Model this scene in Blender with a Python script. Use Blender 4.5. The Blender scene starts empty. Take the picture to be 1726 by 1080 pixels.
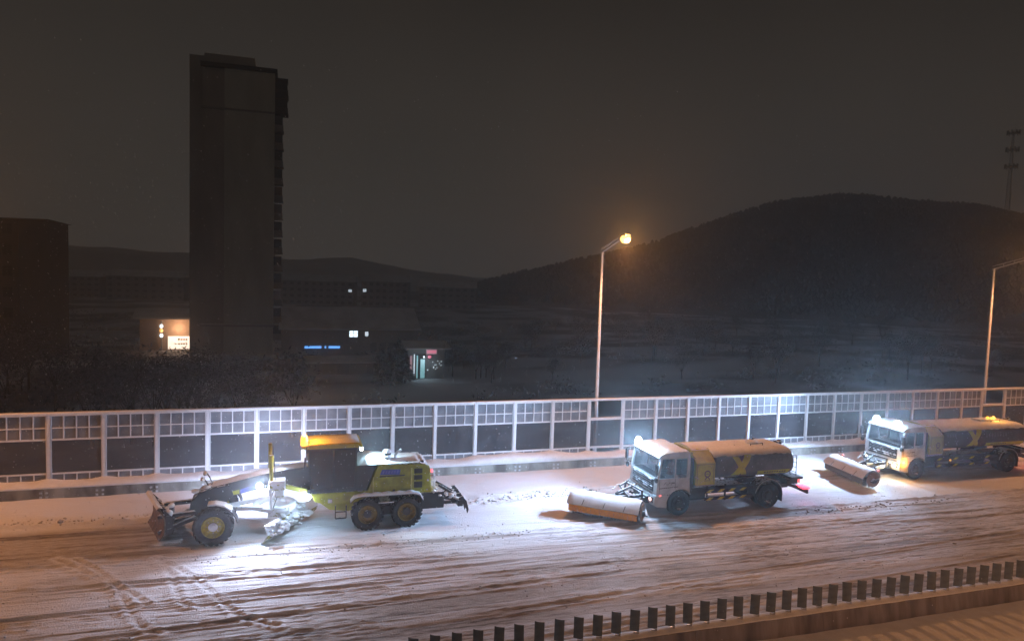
import bpy, bmesh, math, random
import numpy as np
from mathutils import Matrix, Vector
SC = bpy.context.scene
COL = SC.collection
R = math.radians
random.seed(7)

# ------------------------------------------------------------------ camera
cd = bpy.data.cameras.new('camera'); cam = bpy.data.objects.new('camera', cd); COL.objects.link(cam)
SC.camera = cam
cd.sensor_fit = 'HORIZONTAL'; cd.sensor_width = 36; cd.lens = 24.61; cd.clip_start = .1; cd.clip_end = 6000
YAW, ROLL, PITCH = R(17.6), R(1.8), math.atan(79 * math.cos(R(1.8)) / 1180)
fw = Vector((math.sin(YAW) * math.cos(PITCH), math.cos(YAW) * math.cos(PITCH), -math.sin(PITCH)))
r0 = Vector((math.cos(YAW), -math.sin(YAW), 0)); u0 = r0.cross(fw)
rt = r0 * math.cos(ROLL) + u0 * math.sin(ROLL); up = -r0 * math.sin(ROLL) + u0 * math.cos(ROLL)
m = Matrix((rt, up, -fw)).transposed().to_4x4(); m.translation = (0, 0, 10)
cam.matrix_world = m

# ------------------------------------------------------------------ world (overcast night, glow of the town on low cloud)
W = bpy.data.worlds.new('World'); SC.world = W; W.use_nodes = True
nt = W.node_tree; nt.nodes.clear()
def N(nt, t, **k):
    n = nt.nodes.new(t)
    for a, b in k.items():
        setattr(n, a, b)
    return n
wo = N(nt, 'ShaderNodeOutputWorld'); bg = N(nt, 'ShaderNodeBackground'); tc = N(nt, 'ShaderNodeTexCoord')
sep = N(nt, 'ShaderNodeSeparateXYZ'); rmp = N(nt, 'ShaderNodeValToRGB'); no = N(nt, 'ShaderNodeTexNoise')
mx = N(nt, 'ShaderNodeMixRGB', blend_type='MULTIPLY'); r2 = N(nt, 'ShaderNodeValToRGB')
no.inputs['Scale'].default_value = 1.7; no.inputs['Detail'].default_value = 4
e = rmp.color_ramp.elements
e[0].position = 0.0; e[0].color = (.088, .080, .071, 1)
e[1].position = 1.0; e[1].color = (.0105, .0092, .008, 1)
k = e.new(.16); k.color = (.053, .048, .0425, 1)
k = e.new(.38); k.color = (.0215, .0186, .0163, 1)
e = r2.color_ramp.elements
e[0].position = .3; e[0].color = (.74, .77, .79, 1); e[1].position = .72; e[1].color = (1.24, 1.17, 1.13, 1)
L = nt.links
L.new(tc.outputs['Generated'], sep.inputs[0]); L.new(sep.outputs['Z'], rmp.inputs[0])
L.new(tc.outputs['Generated'], no.inputs['Vector']); L.new(no.outputs['Fac'], r2.inputs[0])
mx.inputs[0].default_value = 1; L.new(rmp.outputs[0], mx.inputs[1]); L.new(r2.outputs[0], mx.inputs[2])
L.new(mx.outputs[0], bg.inputs[0]); bg.inputs[1].default_value = .84; L.new(bg.outputs[0], wo.inputs[0])

vs = SC.view_settings; vs.view_transform = 'Standard'; vs.look = 'None'; vs.gamma = 1; vs.use_curve_mapping = False
vs.exposure = 0.0
cy = SC.cycles
try:
    cy.use_denoising = True; cy.use_light_tree = True; cy.volume_bounces = 2; cy.max_bounces = 6
    cy.diffuse_bounces = 3; cy.glossy_bounces = 3; cy.transparent_max_bounces = 12; cy.transmission_bounces = 4
    cy.sample_clamp_indirect = 4.0
except Exception as ex:
    print(ex)

# ------------------------------------------------------------------ materials
def mat(name, col, rough=.6, metal=0., var=.12, scale=6., bump=.0, bscale=40., snow=0., emit=None, estr=0., coat=0., col2=None, stretch=None):
    """procedural principled: base colour with noise variation, bump, optional settled snow on upward faces"""
    M = bpy.data.materials.new(name); M.use_nodes = True; nt = M.node_tree; L = nt.links
    b = nt.nodes['Principled BSDF']
    b.inputs['Roughness'].default_value = rough; b.inputs['Metallic'].default_value = metal
    if coat: b.inputs['Coat Weight'].default_value = coat
    tc = N(nt, 'ShaderNodeTexCoord'); vec = tc.outputs['Object']
    if stretch:
        mp = N(nt, 'ShaderNodeMapping'); mp.inputs['Scale'].default_value = stretch; L.new(vec, mp.inputs['Vector']); vec = mp.outputs[0]
    no = N(nt, 'ShaderNodeTexNoise'); no.inputs['Scale'].default_value = scale; no.inputs['Detail'].default_value = 5
    L.new(vec, no.inputs['Vector'])
    rp = N(nt, 'ShaderNodeValToRGB')
    c2 = col2 or tuple(c * (1 - 2.2 * var) for c in col)
    rp.color_ramp.elements[0].position = .32; rp.color_ramp.elements[0].color = (*c2, 1)
    rp.color_ramp.elements[1].position = .68; rp.color_ramp.elements[1].color = (*(min(1, c * (1 + var * .6)) for c in col), 1)
    L.new(no.outputs['Fac'], rp.inputs[0]); out = rp.outputs[0]
    if snow:
        g = N(nt, 'ShaderNodeNewGeometry'); s = N(nt, 'ShaderNodeSeparateXYZ'); L.new(g.outputs['True Normal'], s.inputs[0])
        n2 = N(nt, 'ShaderNodeTexNoise'); n2.inputs['Scale'].default_value = 9; L.new(tc.outputs['Object'], n2.inputs['Vector'])
        ma = N(nt, 'ShaderNodeMath', operation='MULTIPLY_ADD'); L.new(n2.outputs['Fac'], ma.inputs[0]); ma.inputs[1].default_value = 1.6
        L.new(s.outputs['Z'], ma.inputs[2])
        mr = N(nt, 'ShaderNodeMapRange'); L.new(ma.outputs[0], mr.inputs['Value'])
        mr.inputs['From Min'].default_value = 1.75 - snow; mr.inputs['From Max'].default_value = 1.95 - snow
        mi = N(nt, 'ShaderNodeMixRGB'); L.new(mr.outputs[0], mi.inputs[0]); L.new(out, mi.inputs[1]); mi.inputs[2].default_value = (.8, .82, .85, 1)
        out = mi.outputs[0]
    L.new(out, b.inputs['Base Color'])
    if bump:
        n3 = N(nt, 'ShaderNodeTexNoise'); n3.inputs['Scale'].default_value = bscale; n3.inputs['Detail'].default_value = 6
        L.new(vec, n3.inputs['Vector'])
        bp = N(nt, 'ShaderNodeBump'); bp.inputs['Strength'].default_value = min(1, bump); bp.inputs['Distance'].default_value = .02
        L.new(n3.outputs['Fac'], bp.inputs['Height']); L.new(bp.outputs[0], b.inputs['Normal'])
    if emit:
        b.inputs['Emission Color'].default_value = (*emit, 1); b.inputs['Emission Strength'].default_value = estr
    return M
def glass(name, col=(.02, .025, .03), alpha=.35, rough=.05, frost=0.):
    """pane: part see-through, part glossy tinted sheet, a little frosted snow"""
    M = bpy.data.materials.new(name); M.use_nodes = True; nt = M.node_tree; L = nt.links; nt.nodes.clear()
    o = N(nt, 'ShaderNodeOutputMaterial'); t = N(nt, 'ShaderNodeBsdfTransparent'); g = N(nt, 'ShaderNodeBsdfPrincipled')
    g.inputs['Base Color'].default_value = (*col, 1); g.inputs['Roughness'].default_value = rough
    m1 = N(nt, 'ShaderNodeMixShader'); m1.inputs[0].default_value = alpha
    L.new(t.outputs[0], m1.inputs[1]); L.new(g.outputs[0], m1.inputs[2])
    last = m1
    if frost:
        d = N(nt, 'ShaderNodeBsdfTranslucent'); d.inputs[0].default_value = (.75, .78, .85, 1)
        d2 = N(nt, 'ShaderNodeBsdfDiffuse'); d2.inputs[0].default_value = (.75, .78, .85, 1)
        m3 = N(nt, 'ShaderNodeMixShader'); L.new(d.outputs[0], m3.inputs[1]); L.new(d2.outputs[0], m3.inputs[2])
        n1 = N(nt, 'ShaderNodeTexNoise'); n1.inputs['Scale'].default_value = 1.3; n1.inputs['Detail'].default_value = 6
        tc = N(nt, 'ShaderNodeTexCoord'); L.new(tc.outputs['Object'], n1.inputs['Vector'])
        mr = N(nt, 'ShaderNodeMapRange'); L.new(n1.outputs['Fac'], mr.inputs['Value'])
        mr.inputs['From Min'].default_value = .3; mr.inputs['From Max'].default_value = .75
        mr.inputs['To Min'].default_value = frost * .55; mr.inputs['To Max'].default_value = frost * 1.5
        m2 = N(nt, 'ShaderNodeMixShader'); L.new(mr.outputs[0], m2.inputs[0]); L.new(m1.outputs[0], m2.inputs[1]); L.new(m3.outputs[0], m2.inputs[2])
        last = m2
    L.new(last.outputs[0], o.inputs[0])
    return M
def glow(name, col, s):
    M = bpy.data.materials.new(name); M.use_nodes = True; nt = M.node_tree
    b = nt.nodes['Principled BSDF']; b.inputs['Base Color'].default_value = (.6, .6, .6, 1)
    b.inputs['Emission Color'].default_value = (*col, 1); b.inputs['Emission Strength'].default_value = s
    return M

M = {}
M['snow'] = mat('snow', (.82, .84, .87), .75, var=.04, scale=3, bump=.5, bscale=14)
M['paint_white'] = mat('frosted_white_paint', (.84, .85, .88), .5, var=.04, scale=3, bump=.15, snow=.15)
M['galv'] = mat('galvanised_steel', (.55, .56, .58), .45, .4, var=.1)
M['concrete'] = mat('weathered_concrete', (.46, .44, .39), .85, var=.16, scale=1.6, bump=.35, bscale=18, stretch=(1, 1, .35), col2=(.15, .14, .125))
M['concrete_dark'] = mat('dirty_median_concrete', (.27, .25, .225), .85, var=.2, scale=2.2, bump=.3, bscale=18, stretch=(1.5, 1, .2), col2=(.12, .10, .085))
M['bolt'] = mat('snowy_bolt_steel', (.7, .71, .74), .5, .3)
M['board'] = mat('dark_green_glare_board', (.15, .17, .15), .6, var=.15)
M['yellow'] = mat('grader_yellow_paint', (.38, .36, .02), .45, var=.2, scale=3, bump=.05, snow=.12, coat=.25)
M['amber_y'] = mat('rim_yellow_paint', (.50, .38, .03), .5, var=.2, scale=9)
M['tanky'] = mat('truck_yellow_paint', (.62, .62, .02), .45, var=.12, scale=3, coat=.2)
M['black'] = mat('black_steel', (.022, .023, .027), .5, var=.15, snow=.22, bump=.08)
M['charcoal'] = mat('charcoal_panel', (.035, .038, .048), .42, var=.12, snow=.1)
M['plain_black'] = mat('flat_black_plastic', (.016, .016, .018), .6)
M['rubber'] = mat('tyre_rubber', (.022, .022, .024), .85, var=.2, bump=.3, snow=.02)
M['rubber_snow'] = mat('snow_caked_tyre_rubber', (.030, .032, .037), .85, var=.2, bump=.3, col2=(.075, .08, .09), scale=14)
M['white_cab'] = mat('white_cab_paint', (.66, .655, .65), .42, var=.12, scale=2.5, snow=.05, coat=.3)
M['tank'] = mat('grey_beige_tank_paint', (.15, .145, .14), .45, var=.2, scale=1.7, coat=.1)
M['dark_tank'] = mat('dark_tank_paint', (.085, .078, .066), .5, var=.15, scale=1.7)
M['ink'] = mat('dark_lettering', (.05, .045, .045), .6)
M['blue'] = mat('blue_decal', (.07, .09, .36), .5)
M['silver'] = mat('silver_chrome', (.7, .7, .72), .25, .8)
M['orange_b'] = mat('orange_bristle', (.95, .33, .01), .8, var=.25, scale=25, stretch=(6, 6, .4))
M['bristle'] = mat('snowy_bristle', (.3, .33, .36), .9, var=.5, scale=30, bump=.8)
M['win'] = glass('vehicle_glass', (.015, .018, .022), .5, .04)
M['cabwin'] = glass('dark_cab_glass', (.03, .033, .042), .9, .06)
M['pane'] = glass('noise_barrier_clear_pane', (.035, .04, .05), .45, .12, .11)
M['gpane'] = glass('noise_barrier_frosted_pane', (.13, .135, .15), .6, .4, .34)
M['lamp_warm'] = glow('sodium_lamp_lens', (1, .50, .12), 3.6)
M['lamp_cold'] = glow('cold_work_lamp_lens', (.6, .84, 1), 40)
M['lamp_head'] = glow('headlamp_lens', (1, .75, .4), 30)
M['lamp_dim'] = glow('dim_headlamp_lens', (1, .55, .5), 3)
M['lamp_amber'] = glow('amber_beacon_lens', (1, .36, .015), 3.0)
M['lamp_orange'] = glow('orange_marker_lens', (1, .36, .02), 3.2)
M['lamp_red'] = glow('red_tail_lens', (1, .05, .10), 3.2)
M['pink_glow'] = glow('pink_glow_spot', (1, .12, .25), 2)
M['jacket'] = mat('orange_red_work_jacket', (.9, .16, .06), .8, emit=None)
M['skin'] = mat('skin', (.5, .3, .22), .6)
M['hair'] = mat('dark_hair', (.02, .018, .016), .8)
M['wall'] = mat('grey_render_wall', (.50, .52, .45), .9, var=.08, scale=.3, stretch=(1, 1, .25))
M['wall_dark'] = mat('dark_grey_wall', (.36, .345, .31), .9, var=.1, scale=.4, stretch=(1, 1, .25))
M['wall_mid'] = mat('mid_grey_wall', (.26, .25, .24), .9, var=.08, scale=.4)
M['roof_dark'] = mat('dark_roof_edge', (.05, .048, .045), .9)
M['darkglass'] = mat('unlit_window_glass', (.02, .022, .026), .15)
M['bark'] = mat('dark_bark', (.05, .042, .036), .9)
M['frostleaf'] = mat('frosted_twigs', (.18, .18, .19), .9, var=.4, scale=1.5, col2=(.05, .05, .055))
M['conifer'] = mat('dark_conifer', (.035, .042, .038), .9, var=.3, scale=.8, snow=.1)
M['woods'] = mat('dark_winter_wood', (.05, .048, .044), .95, var=.4, scale=.06, snow=.05, col2=(.022, .022, .021))

# ------------------------------------------------------------------ helpers
def new(name, me, material=None, parent=None, smooth=False):
    o = bpy.data.objects.new(name, me); COL.objects.link(o)
    if material is not None:
        me.materials.clear(); me.materials.append(material)
    if parent is not None: o.parent = parent
    return o
def tag(o, label=None, cat=None, group=None, kind=None):
    if label: o['label'] = label
    if cat: o['category'] = cat
    if group: o['group'] = group
    if kind: o['kind'] = kind
    return o
def thing(name, label, cat, loc=(0, 0, 0), rz=0, group=None):
    o = bpy.data.objects.new(name, None); COL.objects.link(o)
    o.location = loc; o.rotation_euler = (0, 0, rz); o.empty_display_size = .3
    return tag(o, label, cat, group)
class MB:
    """one bmesh; coordinates are shifted by -org so parts live in their thing's own space"""
    def __init__(s, org=(0, 0, 0)):
        s.bm = bmesh.new(); s.o = Vector(org)
    def box(s, lo, hi, bev=0., rot=None, piv=None):
        lo = Vector(lo); hi = Vector(hi); c = (lo + hi) / 2 - s.o; d = hi - lo
        mt = Matrix.Translation(c)
        if rot is not None:
            p = (Vector(piv) - s.o) if piv is not None else c
            mt = Matrix.Translation(p) @ rot.to_4x4() @ Matrix.Translation(c - p)
        g = bmesh.ops.create_cube(s.bm, size=1, matrix=mt @ Matrix.Diagonal((*d, 1)))
        if bev:
            es = list({e for v in g['verts'] for e in v.link_edges})
            bmesh.ops.bevel(s.bm, geom=es, offset=bev, segments=2, profile=.6, affect='EDGES')
        return s
    def bar(s, a, b, w, h=None, bev=0.):
        """box beam from a to b, width w (horizontal), height h"""
        a = Vector(a) - s.o; b = Vector(b) - s.o; h = h or w; d = b - a; ln = d.length
        q = d.to_track_quat('X', 'Z')
        g = bmesh.ops.create_cube(s.bm, size=1, matrix=Matrix.Translation((a + b) / 2) @ q.to_matrix().to_4x4() @ Matrix.Diagonal((ln, w, h, 1)))
        if bev:
            es = list({e for v in g['verts'] for e in v.link_edges})
            bmesh.ops.bevel(s.bm, geom=es, offset=bev, segments=1, affect='EDGES')
        return s
    def cyl(s, a, b, ra, rb=None, n=12, caps=True):
        a = Vector(a) - s.o; b = Vector(b) - s.o; d = b - a
        q = d.to_track_quat('Z', 'Y')
        bmesh.ops.create_cone(s.bm, cap_ends=caps, segments=n, radius1=ra, radius2=ra if rb is None else rb, depth=d.length,
                              matrix=Matrix.Translation((a + b) / 2) @ q.to_matrix().to_4x4())
        return s
    def tube(s, pts, r, n=8):
        for p, q in zip(pts[:-1], pts[1:]): s.cyl(p, q, r, r, n)
        for p in pts[1:-1]: s.ball(p, r * 1.02, 6, 5)
        return s
    def ball(s, c, r, u=10, v=7, sc=(1, 1, 1)):
        bmesh.ops.create_uvsphere(s.bm, u_segments=u, v_segments=v, radius=r,
                                  matrix=Matrix.Translation(Vector(c) - s.o) @ Matrix.Diagonal((*sc, 1)))
        return s
    def prism(s, poly, y0, y1, bev=0., ax='y'):
        """polygon in (x,z) extruded along y (or in (x,y) along z, or in (y,z) along x)"""
        f = {'y': lambda p, t: (p[0], t, p[1]), 'z': lambda p, t: (p[0], p[1], t), 'x': lambda p, t: (t, p[0], p[1])}[ax]
        A = [s.bm.verts.new(Vector(f(p, y0)) - s.o) for p in poly]; B = [s.bm.verts.new(Vector(f(p, y1)) - s.o) for p in poly]
        n = len(poly); fs = [s.bm.faces.new(A), s.bm.faces.new(B[::-1])]
        for i in range(n): fs.append(s.bm.faces.new((A[i], B[i], B[(i + 1) % n], A[(i + 1) % n])))
        bmesh.ops.recalc_face_normals(s.bm, faces=fs)
        if bev:
            es = list({e for v in A + B for e in v.link_edges})
            bmesh.ops.bevel(s.bm, geom=es, offset=bev, segments=2, profile=.6, affect='EDGES')
        return s
    def face(s, pts):
        s.bm.faces.new([s.bm.verts.new(Vector(p) - s.o) for p in pts]); return s
    def grid(s, rows, close=False):
        V = [[s.bm.verts.new(Vector(p) - s.o) for p in r] for r in rows]
        for i in range(len(V) - 1):
            n = len(V[i])
            for j in range(n if close else n - 1):
                s.bm.faces.new((V[i][j], V[i][(j + 1) % n], V[i + 1][(j + 1) % n], V[i + 1][j]))
        return V
    def grid_(s, rows):
        s.grid(rows); return s
    def lathe(s, prof, c, n=28, axis='y', cap=False):
        """profile of (axial offset, radius) spun about an axis through c"""
        rows = []
        for a, r in prof:
            row = []
            for i in range(n):
                t = 2 * math.pi * i / n; u, v = r * math.cos(t), r * math.sin(t)
                row.append((c[0] + u, c[1] + a, c[2] + v) if axis == 'y' else (c[0] + a, c[1] + u, c[2] + v) if axis == 'x' else (c[0] + u, c[1] + v, c[2] + a))
            rows.append(row)
        V = s.grid(rows, True)
        if cap:
            s.bm.faces.new(V[0]); s.bm.faces.new(V[-1][::-1])
        return s
    def mesh(s, name, smooth=False):
        bmesh.ops.recalc_face_normals(s.bm, faces=s.bm.faces[:])
        me = bpy.data.meshes.new(name); s.bm.to_mesh(me); s.bm.free()
        if smooth:
            for p in me.polygons: p.use_smooth = True
            try: me.set_sharp_from_angle(angle=R(38))
            except Exception: pass
        return me
    def build(s, name, material, parent=None, smooth=False, label=None):
        o = new(name, s.mesh(name, smooth), material, parent)
        if label: o['label'] = label
        return o
def light(kind, loc, col, power, parent=None, size=.08, direc=None, ang=100, blend=.5, name='lamp_light'):
    d = bpy.data.lights.new(name, kind); d.energy = power; d.color = col
    d.shadow_soft_size = size
    o = bpy.data.objects.new(name, d); COL.objects.link(o)
    if kind == 'SPOT':
        d.spot_size = R(ang); d.spot_blend = blend
        o.rotation_euler = Vector(direc).to_track_quat('-Z', 'Y').to_euler()
    o.location = loc
    if parent is not None: o.parent = parent
    return o
_tab = {}
def vnoise(x, y, seed):
    """smooth lattice noise in 0..1 on numpy arrays"""
    if seed not in _tab: _tab[seed] = np.random.RandomState(seed).rand(256, 256)
    T = _tab[seed]
    xi = np.floor(x).astype(int); yi = np.floor(y).astype(int); fx = x - xi; fy = y - yi
    fx = fx * fx * (3 - 2 * fx); fy = fy * fy * (3 - 2 * fy)
    g = lambda a, b: T[a % 256, b % 256]
    return (g(xi, yi) * (1 - fx) + g(xi + 1, yi) * fx) * (1 - fy) + (g(xi, yi + 1) * (1 - fx) + g(xi + 1, yi + 1) * fx) * fy
def fbm(x, y, seed, octv=4):
    a, s, t = 1., 0., 0.
    for i in range(octv):
        s = s + a * vnoise(x * 2 ** i + 17.3 * i, y * 2 ** i + 9.1 * i, seed + i); t += a; a *= .55
    return s / t
def sstep(a, b, x):
    t = np.clip((x - a) / (b - a), 0, 1); return t * t * (3 - 2 * t)
def hfield(name, xs, ys, zf, material, attrs=None, parent=None):
    X, Y = np.meshgrid(xs, ys); Z = zf(X, Y)
    nx, ny = len(xs), len(ys)
    co = np.stack([X, Y, Z], -1).reshape(-1, 3)
    i = np.arange(nx * ny).reshape(ny, nx)
    q = np.stack([i[:-1, :-1], i[:-1, 1:], i[1:, 1:], i[1:, :-1]], -1).reshape(-1, 4)
    me = bpy.data.meshes.new(name); me.vertices.add(len(co)); me.vertices.foreach_set('co', co.astype(np.float32).ravel())
    me.loops.add(q.size); me.loops.foreach_set('vertex_index', q.astype(np.int32).ravel())
    me.polygons.add(len(q)); me.polygons.foreach_set('loop_start', np.arange(0, q.size, 4, dtype=np.int32))
    me.polygons.foreach_set('use_smooth', np.ones(len(q), bool))
    me.update(); me.validate()
    for k, f in (attrs or {}).items():
        a = me.attributes.new(k, 'FLOAT', 'POINT'); a.data.foreach_set('value', f(X, Y).astype(np.float32).ravel())
    return new(name, me, material, parent)

# ------------------------------------------------------------------ road: snow covered carriageway with real ruts and clods
ARCS = [[(-7.4, 26.3), (-6.4, 25.2), (-5.17, 23.76), (-4.44, 22.9), (-3.9, 22.1)],
        [(-6.8, 26.1), (-5.9, 25.0), (-5.09, 23.74), (-4.45, 22.18), (-3.9, 20.9), (-3.2, 20.2)],
        [(-4.3, 25.7), (-3.8, 24.7), (-3.47, 23.79), (-3.1, 22.4), (-2.75, 21.7)],
        [(-4.1, 25.5), (-3.4, 24.5), (-2.79, 23.62), (-1.94, 21.95), (-1.2, 20.7), (-.2, 19.9)]]
def spline(P, n=7):
    Q = [P[0]] + list(P) + [P[-1]]; out = []
    for i in range(1, len(Q) - 2):
        p0, p1, p2, p3 = (np.array(q, float) for q in Q[i - 1:i + 3])
        for k in range(n):
            t = k / n; out.append(tuple(.5 * (2 * p1 + (p2 - p0) * t + (2 * p0 - 5 * p1 + 4 * p2 - p3) * t * t + (3 * p1 - p0 - 3 * p2 + p3) * t ** 3)))
    return out + [tuple(P[-1])]
ARCS = [spline(P) for P in ARCS]
MARKS = []
for ax, ay, sl, cv in ((-20, 24.6, -.065, .0004), (-16, 19.5, .085, -.0012), (-4, 23.9, -.05, .0006), (3, 17.2, .075, -.0008), (8, 24.4, -.09, .0014), (-12, 21.8, .03, -.0016), (18, 22.9, -.03, -.0006), (12, 18.0, .05, .0002)):
    for off in (0, 1.75):
        MARKS.append(([(ax + k, ay + off + sl * k + cv * k * k) for k in range(0, 31, 3)], len(MARKS)))
def poly_dist(X, Y, P):
    d = np.full(X.shape, 9e9)
    for (ax, ay), (bx, by) in zip(P[:-1], P[1:]):
        vx, vy = bx - ax, by - ay; t = np.clip(((X - ax) * vx + (Y - ay) * vy) / (vx * vx + vy * vy), 0, 1)
        d = np.minimum(d, np.hypot(X - ax - t * vx, Y - ay - t * vy))
    return d
def road_masks(X, Y):
    wob = (fbm(X / 2.6, Y * 0, 3) - .5) * .9
    bank = sstep(29.35, 29.75, Y + wob - .12 * np.minimum(0, X + 1) * .6)         # unploughed snow along the parapet
    clear = sstep(25.2, 25.5, Y + wob * .25) * (1 - sstep(28.2, 28.9, Y + wob * .5)) * sstep(4.2, 5.5, X) # strip swept by the grader
    churn = sstep(25.3, 25.9, Y + wob * .4) * (1 - bank) * (1 - sstep(-4.5, -2.5, X))     # dirty slush ahead of the grader
    lane = np.exp(-((Y - 20.2 - .08 * wob) / .42) ** 4) + np.exp(-((Y - 18.75 - .08 * wob) / .36) ** 4)  # smooth rolled wheel tracks
    lane = np.clip(lane, 0, 1) * sstep(-2, 4, X)
    return wob, bank, clear, churn, lane
def road_z(X, Y):
    wob, bank, clear, churn, lane = road_masks(X, Y)
    rough = (1 - .8 * clear) * (1 - .75 * lane) * (1 - .8 * bank)
    Yw = Y + (fbm(X / 7, Y / 3, 40) - .5) * .22 + X * .012
    h = (fbm(X / 4.5, Yw / .19, 10) - .5) * .04 * rough + (fbm(X / 1.6, Yw / .075, 15, 3) - .5) * .045 * rough
    patch = sstep(.5, .62, fbm(X / 2.2, Y / .9, 70, 3))
    h += (fbm(X / .26, Y / .10, 20, 3) - .5) * .06 * rough * (.35 + patch)
    h += bank * (.10 + .08 * sstep(30, 32.6, Y) + (fbm(X / .9, Y / .5, 25) - .5) * .07)
    h += np.exp(-((Y + wob * .5 - 29.45 + .0 * X) / .17) ** 2) * (fbm(X / .3, Y / .2, 30, 3)) * .16   # lumpy edge of the bank
    h += -.03 * clear - .03 * lane + np.exp(-((Y - 25.15 + wob * .25) / .14) ** 2) * sstep(-3, 0, X) * fbm(X / .25, Y / .15, 33, 3) * .11
    h += np.exp(-((Y - 28.6 + wob * .5) / .2) ** 2) * sstep(5, 7, X) * fbm(X / .22, Y / .18, 36, 3) * .12
    for k, P in enumerate(ARCS):
        d = poly_dist(X, Y, P); h += (-.03 * np.exp(-(d / .07) ** 2) + .042 * np.exp(-((d - .15) / .05) ** 2)) * (.5 + .7 * fbm(X / 1.8, Y / 1.8, 44 + k, 3))
    for P, k in MARKS:
        px = [p[0] for p in P]; d = np.abs(Y - np.interp(X, px, [p[1] for p in P])); on = sstep(px[0], px[0] + 4, X) * (1 - sstep(px[-1] - 5, px[-1], X)) * (1 - bank) * (.35 + fbm(X / 2.2, Y * 0 + k, 46, 3))
        h += on * (-.028 * np.exp(-(d / .12) ** 4) + .028 * np.exp(-((d - .18) / .05) ** 2) )
    return h
def road_dirt_and_light(X, Y):
    wob, bank, clear, churn, lane = road_masks(X, Y)
    Yw = Y + (fbm(X / 7, Y / 3, 40) - .5) * .22 + X * .012
    s = fbm(X / 4.5, Yw / .19, 10); s2 = .6 * fbm(X / 1.6, Yw / .075, 15, 3) + .4 * fbm(X / .4, Yw / .10, 22, 3); p = fbm(X / 3.4, Y / 1.6, 70, 3)
    d = (1 - sstep(.33, .56, .42 * s + .58 * s2)) * .75 + sstep(.52, .8, p) * .3
    near = 1 - sstep(18, 26, Y)
    d = d * (.75 + .45 * near) + .13 * near
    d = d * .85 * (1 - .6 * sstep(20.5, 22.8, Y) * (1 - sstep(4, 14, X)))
    d = np.maximum(d, lane * .42)
    d = np.maximum(d, churn * (.5 + .6 * sstep(.35, .7, s)))
    d = d * (1 - .95 * bank) * (1 - .75 * clear)
    arcs = []
    for P in ARCS:
        q = poly_dist(X, Y, P); arcs.append(q)
    for P, k in MARKS:
        px = [p[0] for p in P]; q = np.abs(Y - np.interp(X, px, [p[1] for p in P])); on = sstep(px[0], px[0] + 4, X) * (1 - sstep(px[-1] - 5, px[-1], X)) * (1 - bank) * np.clip(2.2 * fbm(X / 2.2, Y * 0 + k, 46, 3) - .6, 0, 1)
        d = d + on * (.2 * np.exp(-(q / .12) ** 4) - .25 * np.exp(-((q - .18) / .05) ** 2))
    big = fbm(X / 6, Y / 2.4, 120, 3); d = d + (sstep(.45, .75, big) * .25 - .06) * (1 - bank)
    for q in arcs: d = d * (1 - .95 * np.exp(-((q - .13) / .075) ** 2)) + .25 * np.exp(-(q / .06) ** 2) * vnoise(X / 1.6, Y / 1.6, 48)
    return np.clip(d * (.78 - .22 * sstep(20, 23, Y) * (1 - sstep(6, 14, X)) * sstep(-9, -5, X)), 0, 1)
def snow_road_mat():
    Mt = bpy.data.materials.new('trampled_road_snow'); Mt.use_nodes = True; nt = Mt.node_tree; L = nt.links; b = nt.nodes['Principled BSDF']
    a = N(nt, 'ShaderNodeAttribute', attribute_name='dirt'); tc = N(nt, 'ShaderNodeTexCoord')
    mp = N(nt, 'ShaderNodeMapping'); mp.inputs['Scale'].default_value = (1.2, 12, 12); L.new(tc.outputs['Object'], mp.inputs[0])
    n1 = N(nt, 'ShaderNodeTexNoise'); n1.inputs['Scale'].default_value = 2.2; n1.inputs['Detail'].default_value = 7; L.new(mp.outputs[0], n1.inputs['Vector'])
    ma = N(nt, 'ShaderNodeMath', operation='MULTIPLY_ADD'); L.new(n1.outputs['Fac'], ma.inputs[0]); ma.inputs[1].default_value = 2.2; ma.inputs[2].default_value = -1.1
    ad = N(nt, 'ShaderNodeMath', operation='MULTIPLY_ADD', use_clamp=True); L.new(a.outputs['Fac'], ad.inputs[0]); ad.inputs[1].default_value = 1.0
    m2 = N(nt, 'ShaderNodeMath', operation='MULTIPLY'); L.new(ma.outputs[0], m2.inputs[0]); L.new(a.outputs['Fac'], m2.inputs[1]); L.new(m2.outputs[0], ad.inputs[2])
    rp = N(nt, 'ShaderNodeValToRGB'); e = rp.color_ramp.elements
    e[0].position = 0; e[0].color = (.80, .82, .86, 1); e[1].position = 1; e[1].color = (.125, .105, .088, 1)
    k = e.new(.45); k.color = (.41, .385, .355, 1)
    L.new(ad.outputs[0], rp.inputs[0]); L.new(rp.outputs[0], b.inputs['Base Color'])
    b.inputs['Roughness'].default_value = .7
    n2 = N(nt, 'ShaderNodeTexNoise'); n2.inputs['Scale'].default_value = 22; n2.inputs['Detail'].default_value = 5; L.new(tc.outputs['Object'], n2.inputs['Vector'])
    bp = N(nt, 'ShaderNodeBump'); bp.inputs['Strength'].default_value = .7; bp.inputs['Distance'].default_value = .035
    L.new(n2.outputs['Fac'], bp.inputs['Height']); L.new(bp.outputs[0], b.inputs['Normal'])
    return Mt
road = hfield('road', np.arange(-24, 64, .12), np.arange(15.55, 32.62, .031), road_z, snow_road_mat(), {'dirt': road_dirt_and_light})
tag(road, kind='structure')
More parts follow.
